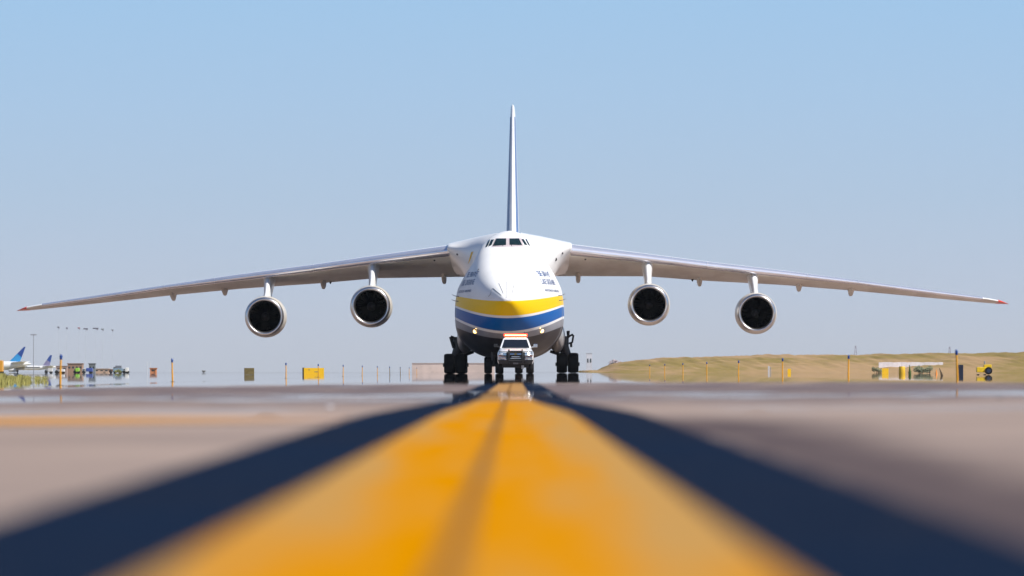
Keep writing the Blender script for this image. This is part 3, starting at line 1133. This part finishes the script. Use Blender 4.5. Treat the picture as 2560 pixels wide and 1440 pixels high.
def make_post():
    o = MB()
    o.tube([(0, 0, 0), (0, 0, .10), (.004, 0, .32), (0, 0, .50)], [.022, .022, .019, .018], 10)
    root = empty("edge_marker_post", (0, 0, 0))
    pole = o.build("pole", M['post'], root, smooth=True)
    MB().lathe([(0, .018), (.02, .026), (.06, .028), (.09, .022), (.102, .010), (.105, .001)], (0, 0, .495), 'z', 14).build("reflector_cap", M['cap'], root, smooth=True)
    MB().lathe([(0, .022), (.001, .06), (.025, .06), (.03, .022)], (0, 0, 0), 'z', 12).build("base", M['dark_metal'], root, smooth=True)
    return root


ORD = ["nearest", "second nearest", "third nearest", "fourth nearest", "fifth nearest", "sixth nearest", "seventh nearest", "eighth nearest", "ninth nearest", "tenth nearest", "eleventh nearest"]
proto = None
for side, W, grp in ((-1, -8.45, "edge marker posts of the left row"), (1, 8.2, "edge marker posts of the right row")):
    n = 0
    ks = [0, 1, 3, 4, 5, 6, 7, 8, 9, 10, 11] if side < 0 else [0, 1, 2, 3, 4, 5, 6, 7]
    for k in ks:
        D = 91.5 + 30 * k
        if proto is None:
            proto = o = make_post()
        else:
            o = copy_tree(proto)
        o.location = (W, D, ground_z(W))
        o.rotation_euler = (R(random.uniform(-2, 2)), R(random.uniform(-2, 2)), random.uniform(0, 6))
        tag(o, f"orange post with blue cap, {ORD[n]} in the row along the {'left' if side < 0 else 'right'} edge", "marker post", grp)
        n += 1


def sign(px, D, wpx, y0, face, label, dark_back=False, name="taxiway_sign", marks=False):
    """box sign on two short legs; y0: top row in the picture"""
    p = at(px, y0, D)
    w = wpx / per(D)
    z0 = -.35
    hgt = p.z - (z0 + .12)
    root = empty(name, (p.x, D, z0))
    MB().box((0, 0, .12 + hgt / 2), (w, .18, hgt)).build("housing", M['black'] if not dark_back else face, root, bevel=.02)
    if not dark_back:
        MB().box((0, -.106, .12 + hgt / 2), (w + .01, .03, hgt + .01)).build("sign_face", face, root)
        if marks:
            MB().box((-w * .24, -.128, .12 + hgt * .72), (w * .08, .02, hgt * .10)).box((w * .14, -.128, .12 + hgt * .42), (w * .22, .02, hgt * .08)).build("faded_legend", M['seam'], root)
    for sx in (-1, 1):
        MB().tube([(sx * w * .35, 0, 0), (sx * w * .35, 0, .13)], .04, 6).build("leg", M['dark_metal'], root)
    return tag(root, label, "sign", )


M['sign_y'] = mat("yellow_sign_face", (.98, .58, .005), .5, var=.02, scale=3)
M['olive'] = mat("olive_back", (.20, .155, .05), .6, scale=4, var=.3)
sign(785, 560, 50, 920, M['sign_y'], "wide yellow taxiway sign with faint dark marks, behind a left edge post", marks=True)
sign(623, 520, 25, 920, M['olive'], "olive brown square sign seen from the back, left of the wide yellow sign", True)
o = sign(759, 575, 6, 919, M['black'], "small dark post box standing at the left end of the wide yellow sign", True, "marker_box")
o["category"] = "marker box"
sign(2213, 640, 16, 921, M['sign_y'], "flat amber rectangular sign on the right verge, left of the yellow drum")
o = sign(2400, 330, 16, 912, mat("navy_back", (.012, .018, .04), .5), "dark navy sign seen from the back, right behind the nearest right edge post", True)
o = sign(1973, 700, 8, 922, M['sign_y'], "tiny yellow sign far off at the foot of the bank, beside a right edge post")

# yellow drum
p = at(2255, 916, 560)
d = empty("traffic_drum", (p.x, 560, -.35))
tag(d, "rounded yellow drum on the right verge beside a green stake", "drum")
hh = p.z + .35
MB().lathe([(0, .001), (0, .36), (hh * .1, .38), (hh * .5, .37), (hh * .9, .36), (hh, .30), (hh + .01, .001)], (0, 0, 0), 'z', 24).build("barrel", mat("drum_yellow", (.72, .44, .01), .5, scale=6), d, smooth=True)
MB().lathe([(0, .001), (0, .44), (.07, .44), (.09, .37)], (0, 0, 0), 'z', 20).build("base", M['rubber'], d, smooth=True)

# yellow ground cart with a dark drum wheel
def cart():
    D = 430
    c0 = at(2459, 928, D)
    root = empty("utility_cart", (c0.x, D, -.34))
    tag(root, "bright yellow utility cart with a round dark wheel on the right verge", "cart")
    zz = lambda y: at(0, y, D).z + .34
    xx = lambda px: (px - 2459) / per(D)
    yel = mat("cart_yellow", (.82, .55, .01), .45, scale=4)
    MB().box(((xx(2441) + xx(2470)) / 2, 0, (zz(918) + zz(931)) / 2), (xx(2470) - xx(2441), .9, zz(918) - zz(931))).build("body", yel, root, bevel=.05)
    MB().box(((xx(2459) + xx(2478)) / 2, 0, (zz(912) + zz(919)) / 2), (xx(2478) - xx(2459), .8, zz(912) - zz(919) + .04)).build("hood", yel, root, bevel=.05)
    r = 9.5 / per(D)
    w = MB().lathe([(-.12, .001), (-.12, r * .55), (-.15, r * .6), (-.14, r * .95), (.14, r), (.15, .001)], (xx(2470), -.55, zz(927)), 'y', 28).build("wheel", M['rubber'], root, smooth=True, angle=40)
    MB().lathe([(-.16, .001), (-.16, r * .5), (-.12, r * .55)], (xx(2470), -.55, zz(927)), 'y', 20).build("hub", mat("navy_hub", (.02, .035, .08), .4), w, smooth=True)
    MB().tube([(xx(2462), 0, zz(912)), (xx(2461), 0, zz(903))], .06, 8).build("beacon", mat("grey_beacon", (.25, .27, .32), .4), root, smooth=True)
    for px_ in (2445, 2462):
        MB().tube([(xx(px_), -.45, .12), (xx(px_), .45, .12)], .12, 12).build("roller", M['rubber'], root, smooth=True)


cart()
p = at(2274, 912, 420)
st = MB().tube([(0, 0, 0), (.03, 0, .25), (-.01, 0, p.z + .35)], [.05, .13, .02], 8).tube([(.02, 0, .2), (.18, 0, .55)], [.05, .01], 6).tube([(0, 0, .2), (-.15, 0, .5)], [.05, .01], 6).build("weed_plant", mat("green_weed", (.07, .12, .02), .7), None, smooth=True)
st.location = (p.x, 420, -.36)
tag(st, "slim upright green weed on the right verge, just right of the yellow drum", "plant")
p = at(2349, 920, 330)
st = MB().tube([(.12, 0, 0), (.16, 0, .18), (.12, .02, .36), (-.02, 0, p.z + .36)], [.02, .10, .07, .015], 7).build("weed_stalk", mat("brown_weed", (.09, .06, .03), .8), None, smooth=True)
st.location = (p.x, 330, -.36)
tag(st, "dark brown withered stalk bending left on the right verge", "plant")
p = at(2341, 924, 520)
cn = empty("traffic_cone", (p.x, 520, -.35))
MB().lathe([(.03, .15), (.3, .10), (p.z + .35, .03), (p.z + .36, .001)], (0, 0, 0), 'z', 16).build("cone", mat("cone_orange", (.85, .30, .05), .5), cn, smooth=True)
MB().box((0, 0, .015), (.42, .42, .03)).build("base", mat("cone_base", (.8, .3, .05), .6), cn)
tag(cn, "small orange cone beside the withered brown stalk on the right", "cone")
p = at(1922, 915, 640)
ms = empty("survey_marker", (p.x, 640, -.36))
MB().box((0, 0, (p.z + .36) / 2), (.22, .06, p.z + .36)).build("panel", mat("white_marker", (.62, .60, .58), .6), ms, bevel=.02)
MB().tube([(.25, .05, 0), (.24, .05, (p.z + .36) * .9)], .05, 6).build("pole", mat("grey_pole", (.4, .38, .36), .6), ms)
tag(ms, "pale upright marker panel at the foot of the grassy bank", "marker")

# small bright stone and a dark fitting lying on the pavement
for px_, py_, sx, colr, nm, lb, cat in ((825, 1016, .016, (.80, .80, .84), "white_stone", "small white stone lying on the pavement left of the centre line", "stone"),
                                      (2500, 1003, .028, (.03, .03, .04), "pavement_light", "flat dark pavement fitting far to the right", "light fitting")):
    D = H * F / (py_ - YH) * .98
    x = (px_ - XV) / F * D
    if nm == "white_stone":
        o = MB().lathe([(-.014, .001), (-.011, .004), (-.003, .006), (.008, .004), (.013, .001)], (0, 0, 0), 'x', 12)
    else:
        o = MB().lathe([(0, .001), (0, .016), (.004, .014), (.006, .001)], (0, 0, 0), 'z', 20)
    o = o.build(nm, mat(nm, colr, .6), None, smooth=True)
    o.location = (x, D, ground_z(x) + (.005 if nm == "white_stone" else 0))
    tag(o, lb, cat)


# ------------------------------------------------------------------ grassy bank on the right
def hill():
    rng = np.random.RandomState(3)
    xs = np.linspace(14, 330, 620)
    ys = np.linspace(0, 1, 40)
    ph = rng.uniform(0, 6.28, 30)
    fr = rng.uniform(.02, .6, 30)

    def top(x):
        t = max(0, (x - 18.5) / 14)
        base = 2.75 * (1 - math.exp(-t * 3.0)) + .85 * sstep(x, 28, 60) + .25 * sstep(x, 75, 100)
        return base + .05 * sum(math.sin(x * f * 1.0 + p) for f, p in zip(fr[:10], ph[:10])) * min(1, t) * .6 + (.05 * sum(math.sin(x * f * 6 + p) for f, p in zip(fr[10:], ph[10:])) * min(1, t) * .5)
    vs = []
    for t in ys:
        for x in xs:
            y = 880 + 260 * t + 60 * math.sin(x * .03)
            s = math.sin(min(1, t * 1.25) * math.pi / 2) ** 1.3 if t < .8 else 1 - ((t - .8) / .2) ** 2
            bump = rng.uniform(-.07, .07) + .12 * math.sin(x * .9 + t * 17) * math.sin(x * .37 - t * 9) + .08 * math.sin(x * 2.3 + t * 31)
            z = -.45 + max(0, top(x) + .75) * s + bump * math.sin(math.pi * t)
            vs.append((x, y, z if x > 14.5 else -.5))
    n = len(xs)
    fs = [(j * n + i, j * n + i + 1, (j + 1) * n + i + 1, (j + 1) * n + i) for j in range(len(ys) - 1) for i in range(n - 1)]
    m = bpy.data.materials.new("dry_grass_bank")
    m.use_nodes = True
    nt = m.node_tree
    b = nt.nodes["Principled BSDF"]
    tc = N(nt, "ShaderNodeTexCoord")
    mp = N(nt, "ShaderNodeMapping")
    mp.inputs["Scale"].default_value = (.06, .012, .5)
    nt.links.new(tc.outputs["Object"], mp.inputs[0])
    n1 = noise(nt, mp.outputs[0], 1.0, 6, .6)
    mp2 = N(nt, "ShaderNodeMapping")
    mp2.inputs["Scale"].default_value = (.5, .06, 2)
    nt.links.new(tc.outputs["Object"], mp2.inputs[0])
    n2 = noise(nt, mp2.outputs[0], 1.0, 5, .7)
    c = mix_c(nt, smooth_step(nt, n1, .40, .60), (.36, .235, .118), (.235, .172, .05))
    c = mix_c(nt, math_n(nt, 'MULTIPLY', smooth_step(nt, n2, .5, .75), .5), c, (.38, .26, .16))
    c = mix_c(nt, math_n(nt, 'MULTIPLY', smooth_step(nt, n2, .45, .2), .4), c, (.14, .12, .05))
    nt.links.new(c, b.inputs["Base Color"])
    b.inputs["Roughness"].default_value = .95
    b.inputs["Specular IOR Level"].default_value = .1
    o = MB().add(vs, fs).build("grassy_hill", m, smooth=True, angle=180)
    tag(o, kind='structure')
    return o


BANK = bvh([hill()])


def leaf_clump(mb, c, rx, rz, n, size, rng):
    for _ in range(n):
        while True:
            v = Vector((rng.uniform(-1, 1), rng.uniform(-1, 1), rng.uniform(-1, 1)))
            if v.length < 1: break
        p = Vector(c) + Vector((v.x * rx, v.y * rx, v.z * rz))
        a = Vector((rng.uniform(-1, 1), rng.uniform(-1, 1), rng.uniform(-1, 1))).normalized() * size * rng.uniform(.6, 1.3)
        b = a.orthogonal().normalized() * size * rng.uniform(.4, .8)
        mb.add([p - a, p + b, p + a, p - b], [(0, 1, 2, 3)])


def bush(px, D, ytop, wpx, colr, name, label, cat="bush"):
    rng = random.Random(int(px))
    p = at(px, ytop, D)
    w = wpx / per(D) / 2
    z0 = -.38
    h = p.z - z0
    root = empty(name, (p.x, D, z0))
    mb = MB()
    for _ in range(max(5, int(w / h * 9))):
        cx = rng.uniform(-w * .85, w * .85)
        hz = h * rng.uniform(.3, .72)
        leaf_clump(mb, (cx, rng.uniform(-.4, .4) * w, hz), h * .30, h * .28, 70, h * .09, rng)
    mb.build("foliage", mat(name + "_leaves", colr, .8, var=.4, scale=1.5), root)
    sb = MB()
    for _ in range(4):
        x = rng.uniform(-w * .6, w * .6)
        sb.tube([(x, 0, 0), (x * 1.1, .05, h * .5)], [.04, .015], 5)
    sb.build("stem", mat(name + "_stem", (.10, .07, .04), .8), root)
    return tag(root, label, cat)


bush(2310, 690, 912, 58, (.22, .24, .14), "shrub", "broad grey green shrub on the right verge between green weed and orange cone")
bush(2192, 880, 915, 26, (.25, .24, .12), "shrub", "dull olive shrub at the foot of the bank, left of the amber sign")
bush(1539, 1150, 898, 24, (.44, .35, .36), "shrub", "mauve brown thicket where the grassy bank tapers out")
# pale low wall that runs along the slope of the bank
ends = []
for u in ((2197 - XV) / F, (2358 - XV) / F):
    lo_, hi_ = 900.0, 1100.0
    for _ in range(30):            # where the slope is 1.15 m high
        mid = (lo_ + hi_) / 2
        hz = BANK.ray_cast(Vector((u * mid, mid, 30)), Vector((0, 0, -1)))[0]
        if hz is not None and hz.z < 1.15: lo_ = mid
        else: hi_ = mid
    ends.append(Vector((u * lo_, lo_, .3)))
ym = (ends[0].y + ends[1].y) / 2
ends = [Vector((e.x * ym / e.y, ym, e.z)) for e in ends]
w_ = MB()
n_ = Vector((0, .4, 0))
for k in range(14):
    a_, b_ = ends[0].lerp(ends[1], k / 14), ends[0].lerp(ends[1], (k + .975) / 14)
    hgt = Vector((0, 0, 1.62 + (.05 if k % 3 else 0)))
    c4 = [a_, b_, b_ + n_, a_ + n_]
    w_.hull(c4, [p_ + hgt for p_ in c4])
o = w_.build("concrete_barrier", mat("pale_concrete", (.88, .83, .86), .8, var=.15, scale=.5), None)
tag(o, "long low pale concrete barrier along the slope of the right bank", "barrier")

# lattice masts on the skyline
for px_, ytop, D, lb in ((2139, 864, 1500, "thin grey lattice mast on the skyline, left of two above the bank"), (2374, 866, 1500, "thin grey lattice mast on the skyline, right of two above the bank")):
    p = at(px_, ytop, D)
    mb = MB()
    hgt = p.z + .4
    for sx, sy in ((-1, -1), (1, -1), (1, 1), (-1, 1)):
        mb.tube([(sx * .8, sy * .8, 0), (sx * .12, sy * .12, hgt)], .08, 4)
    for k in range(7):
        z0, z1 = hgt * k / 7, hgt * (k + 1) / 7
        r0, r1 = .8 - .68 * k / 7, .8 - .68 * (k + 1) / 7
        mb.tube([(-r0, -r0, z0), (r1, -r1, z1)], .05, 4).tube([(r0, r0, z0), (-r1, r1, z1)], .05, 4)
    o = mb.build("lattice_mast", mat("mast_grey", (.35, .33, .40), .6))
    o.location = (p.x, D, -.4)
    tag(o, lb, "mast", "lattice masts on the skyline")


# ------------------------------------------------------------------ the apron far away on the left
def airliner(px_tail, D, tail_top_y, tail_base_y, fin_w0, fin_w1, lean, fus_top, length, mats, label, flip=1):
    """side view, nose to the left; px_tail: rear end of the fin root"""
    k = 1 / per(D)
    base = at(px_tail, YH, D)
    zz = lambda y: at(0, y, D).z + .4
    root = empty("parked_airliner", (base.x, D, -.4))
    tag(root, label, "airliner")
    r = (zz(fus_top) - zz(925)) / 2
    zc = (zz(fus_top) + zz(925)) / 2
    prof = [(4.0, .15), (2.5, r * .35), (-1, r * .75), (-5, r * .98), (-8, r), (-length + 6, r), (-length + 3, r * .85), (-length + 1, r * .5), (-length, .05)]
    rings = []
    for x, rr in prof:
        up = r * .45 * max(0, (x + 5) / 9) if x > -5 else 0
        rings.append([Vector((x, rr * math.cos(a), zc + up + rr * math.sin(a))) for a in np.linspace(0, 2 * math.pi, 24, endpoint=False)])
    f = MB().loft(rings).build("fuselage", M['white'], root, smooth=True)
    mbw = MB().box((-length * .45, -r - .02, zc + r * .25), (length * .6, .05, .35))
    mbw.build("window_row", M['black'], f)
    w0, w1, dx = fin_w0 * k, fin_w1 * k, lean * k
    h0, h1 = zz(tail_base_y) - .3, zz(tail_top_y)
    fin_ob = None
    for (ta, tb, mt, nm) in ((0, .58, mats[0], "fin"), (.58, 1, mats[1], "fin_tip")):
        def ringat(t, t_r):
            out = []
            for fx, tt in ((0, t), (1, t_r)):
                x_ = (-w0 + (dx - 0) * tt) * (1 - fx) + fx * (dx * tt - w0 + w0 + (w1 - w0) * tt)
                out.append((x_, h0 + (h1 - h0) * tt))
            return out
        (xa, za), (xb, zb_) = ringat(ta, ta + (.0 if ta == 0 else -.25))
        (xc_, zc_), (xd, zd) = ringat(tb, tb - (.25 if tb < 1 else 0))
        pts = [(xa, za), (xb, zb_), (xd, zd), (xc_, zc_)]
        th = .22
        fo = MB().hull([(x, -th, z) for x, z in pts], [(x, th, z) for x, z in pts]).build(nm, mt, root if fin_ob is None else fin_ob, bevel=.05)
        fin_ob = fin_ob or fo
    for sy in (-1, 1):
        MB().hull([(-length * .62, sy * r * .8, zc - r * .5), (-length * .40, sy * r * .8, zc - r * .5), (-length * .30, sy * 15, zc + .6), (-length * .35, sy * 15, zc + .6)],
                  [(-length * .62, sy * r * .8, zc - r * .3), (-length * .40, sy * r * .8, zc - r * .3), (-length * .30, sy * 15, zc + .75), (-length * .35, sy * 15, zc + .75)]).build("wing", M['grey'], root)
        MB().lathe([(0, .7), (.3, .95), (2.0, .95), (3.6, .5)], (-length * .62, sy * 5, zc - r * .9), 'x', 16).build("engine", M['white'], root, smooth=True)
        MB().hull([(-3.5, sy * .4, zc + r * .5), (1.5, sy * .4, zc + r * .5), (3, sy * 5.5, zc + r * .9), (1.2, sy * 5.5, zc + r * .9)],
                  [(-3.5, sy * .4, zc + r * .7), (1.5, sy * .4, zc + r * .7), (3, sy * 5.5, zc + r), (1.2, sy * 5.5, zc + r)]).build("tailplane", M['white'], root)
    for x in (-length * .5, -length + 4):
        MB().tube([(x, 0, .5), (x, 0, zc - r * .7)], .15, 6).build("landing_gear", M['dark_metal'], root)
        MB().lathe([(-.3, .001), (-.3, .5), (.3, .5), (.3, .001)], (x, 0, .5), 'y', 14).build("wheel", M['rubber'], root)
    return root


tb1, tb2 = mat("tail_light_blue", (.02, .28, .62), .4), mat("tail_dark_blue", (.010, .06, .30), .4)
tb3 = mat("tail_mauve", (.22, .20, .34), .4)
airliner(49, 1700, 867, 905, 29, 4, 40, 903, 36, (tb1, tb2), "white airliner with large light and dark blue swept tail, nearer of two")
airliner(124, 2300, 888, 914, 18, 5, 19, 914, 30, (tb3, tb2), "white airliner with small mauve and dark blue tail, farther of two")


def block(name, px0, px1, ytop, D, colr, label, cat, depth=None, roof=True, windows=0, door=False, group=None):
    p = at((px0 + px1) / 2, ytop, D)
    w = (px1 - px0) / per(D)
    h = p.z + .4
    dp = depth or w
    root = empty(name, (p.x, D, -.4))
    m = mat(name + "_walls", colr, .8, var=.2, scale=.15)
    wl_ = MB().box((0, dp / 2, h / 2), (w, dp, h)).build("wall", m, root)
    if roof:
        MB().box((0, dp / 2, h + .12), (w + .3, dp + .3, .24)).build("roof", mat(name + "_roof", tuple(c * .7 for c in colr), .8), root)
    for i in range(windows):
        x = -w / 2 + w * (i + .5) / windows
        MB().box((x, -.02, h * .62), (w / windows * .5, .06, h * .22)).build("window", M['glass'], wl_)
    if door:
        MB().box((w * .2, -.02, h * .2), (w * .15, .06, h * .4)).build("door", mat(name + "_door", tuple(c * .5 for c in colr), .7), wl_)
    return tag(root, label, cat, group)


def vehicle(name, px0, px1, ytop, D, colr, cab, label, cat, boxy=.7):
    p = at((px0 + px1) / 2, ytop, D)
    w = (px1 - px0) / per(D)
    h = p.z + .4
    root = empty(name, (p.x, D, -.4))
    m = mat(name + "_paint", colr, .4, var=.08)
    MB().box((w * (1 - boxy) / 2, 1.2, .45 + (h - .45) / 2), (w * boxy, 2.3, h - .45)).build("body", m, root, bevel=.08)
    cw = w * (1 - boxy)
    c = MB().box((-w / 2 + cw / 2, 1.2, .45 + (h - .45) * .38), (cw * .98, 2.1, (h - .45) * .76)).build("cab", mat(name + "_cab", cab, .4), root, bevel=.08)
    MB().box((-w / 2 + cw * .45, .14, .45 + (h - .45) * .52), (cw * .6, .04, (h - .45) * .28)).build("window", M['glass'], c)
    for fx in (-.36, .30):
        for y in (.25, 2.1):
            MB().lathe([(-.15, .001), (-.15, .36), (.15, .36), (.15, .001)], (w * fx, y, .36), 'y', 16).build("wheel", M['rubber'], root, smooth=True, angle=40)
    return tag(root, label, cat)


block("brick_building", 169, 206, 910, 1500, (.36, .22, .15), "brown brick block of the far apron, behind a left edge post", "building", windows=4)
block("low_shed", 140, 168, 916, 1900, (.42, .30, .26), "pale brown low shed between the farther airliner and the brick block", "building", windows=2)
block("service_tower", 222, 238, 910, 1450, (.20, .22, .24), "grey squat service tower right of the brown brick block", "tower", windows=2)
block("long_hangar", 236, 272, 923, 1700, (.55, .38, .28), "peach coloured long low hangar right of the grey tower", "building", door=True, windows=3)
block("terminal_wing", 1030, 1236, 909, 1900, (.72, .58, .50), "long tan terminal building far behind the aircraft's left wheels", "building", depth=20)
block("office_tower", 1466, 1480, 884, 3200, (.66, .66, .74), "faint grey tower block in the haze right of the right wheels", "tower", windows=2)
block("equipment_hut", 375, 391, 922, 1250, (.62, .24, .10), "small orange hut standing alone, left of the third row post", "hut", door=True, windows=1)
vehicle("service_truck", 185, 197, 920, 1150, (.30, .62, .05), (.3, .6, .05), "lime green service truck in front of the brown brick block", "truck")
vehicle("baggage_truck", 205, 231, 929 - 9, 1200, (.05, .09, .36), (.6, .6, .62), "dark blue box truck right of the lime green truck", "truck", .6)
vehicle("catering_truck", 271, 308, 921, 1300, (.22, .32, .42), (.32, .16, .10), "steel blue box truck with a brown cab, right of the peach hangar", "truck", .7)
vehicle("fuel_truck", 283, 303, 914, 1420, (.16, .18, .22), (.2, .2, .22), "tall dark grey truck behind the steel blue box truck", "truck", .75)
vehicle("white_van", 308, 320, 919, 1100, (.78, .78, .76), (.75, .75, .75), "white high roofed van right of the steel blue box truck", "van", .6)
vehicle("white_van", 138, 160, 923, 1000, (.75, .75, .78), (.75, .75, .78), "white van beside the nearest left edge post", "van", .6)
vehicle("white_van", 112, 130, 921, 1300, (.66, .66, .68), (.6, .6, .62), "pale grey van under the farther airliner", "van", .6)
vehicle("loader_truck", -14, 6, 901, 900, (.70, .33, .03), (.7, .33, .03), "orange loader truck cut off by the picture's left edge", "truck", .7)
bush(294, 1000, 922, 16, (.22, .22, .03), "shrub", "yellow green shrub below the steel blue box truck")
bush(508, 1500, 925, 10, (.20, .20, .20), "shrub", "faint grey lone shrub left of the olive sign")

# floodlight mast and flag poles
def pole_thing(name, px_, ytop, D, r, mater, label, cat, group=None, head=None):
    p = at(px_, ytop, D)
    root = empty(name, (p.x, D, -.4))
    MB().tube([(0, 0, 0), (0, 0, p.z + .4)], [r, r * .6], 8).build("pole", mater, root, smooth=True)
    if head: head(root, p.z + .4)
    return tag(root, label, cat, group)


gp = mat("mast_paint", (.30, .31, .36), .6)
pale = mat("pale_mast", (.62, .64, .70), .6)


def lamp_head(root, z):
    b = MB().box((0, 0, z), (2.2, .5, .25))
    h_ = b.build("lamp_head", gp, root, bevel=.05)
    for k in range(4):
        MB().box((-.9 + .6 * k, -.1, z - .28), (.38, .4, .32)).build("lamp", mat("lamp_glass", (.4, .42, .5), .3), h_)


pole_thing("floodlight_mast", 84, 836, 1800, .16, gp, "tall floodlight mast with a wide head between the two airliner tails", "floodlight", head=lamp_head)
def flood_small(w, colr):
    def f(root, z):
        h_ = MB().box((0, 0, z), (w, .5, .5)).build("lamp_head", mat("far_lamp", colr, .6), root, bevel=.1)
        MB().box((w * .3, -.1, z - .45), (w * .35, .4, .5)).build("lamp", mat("far_lamp_glass", (.3, .3, .36), .5), h_)
    return f
words = ["first", "second", "third", "fourth", "fifth", "sixth", "seventh"]
for i, (px_, yt, w_, cl) in enumerate(((146, 818, .9, (.12, .12, .16)), (167, 820, .8, (.15, .15, .2)), (197, 820, 1.0, (.32, .12, .14)), (214, 822, 1.9, (.12, .12, .16)), (239, 821, 2.4, (.12, .12, .16)), (256, 823, 1.2, (.15, .18, .18)), (281, 825, .9, (.2, .22, .24)))):
    pole_thing("light_pole", px_, yt, 2000 + 30 * i, .045, pale, f"very thin far light pole, {words[i]} from the left in the row of seven", "light pole", "thin light poles over the far apron", flood_small(w_, cl))
for i, px_ in enumerate((368, 376)):
    pole_thing("aerial_pole", px_, 903, 1300, .07, pale, f"thin pale aerial beside the orange hut, {'left' if i == 0 else 'right'} of a pair", "pole", "thin aerials beside the orange hut")


# ------------------------------------------------------------------ tall grass on the left verge: uncountable blades
def grass():
    rng = random.Random(11)
    mb = MB()
    for _ in range(15000):
        D = rng.uniform(150, 330)
        px_ = rng.gauss(20, 60)
        if px_ > 128 or px_ < -120: continue
        x = (px_ - XV) / F * D
        h_ = rng.uniform(.10, .46) * (.72 + .28 * math.sin(px_ * .21) * math.sin(px_ * .083 + 1)) * (1 - .5 * max(0, px_ / 128))
        a = rng.uniform(0, math.pi)
        w_ = rng.uniform(.008, .022)
        lx, ly = rng.uniform(-.3, .3) * h_, rng.uniform(-.3, .3) * h_
        z0 = -.33
        c, s_ = math.cos(a) * w_, math.sin(a) * w_
        mb.add([(x - c, D - s_, z0), (x + c, D + s_, z0), (x + c * .5 + lx * .5, D + s_ * .5 + ly * .5, z0 + h_ * .6), (x + lx, D + ly, z0 + h_)], [(0, 1, 2, 3)])
    o = mb.build("verge_grass", mat("green_grass", (.36, .33, .085), .85, var=.35, scale=.35, col2=(.24, .23, .06)))
    tag(o, "yellow green tall grass on the left verge", "grass", kind='stuff')


grass()


# ------------------------------------------------------------------ hot dusty air
hz = bpy.data.materials.new("haze_air")
hz.use_nodes = True
hz.node_tree.nodes.clear()
pv = hz.node_tree.nodes.new("ShaderNodeVolumePrincipled")
pv.inputs["Color"].default_value = (.93, .95, .98, 1)
pv.inputs["Density"].default_value = 0.00004
pv.inputs["Anisotropy"].default_value = 0.2
hz.node_tree.links.new(pv.outputs[0], hz.node_tree.nodes.new("ShaderNodeOutputMaterial").inputs["Volume"])
o = MB().box((0, 1960, 34.25), (5000, 4140, 71.5)).build("haze", hz)
tag(o, "thin pale haze over the airfield", "haze", kind="stuff")
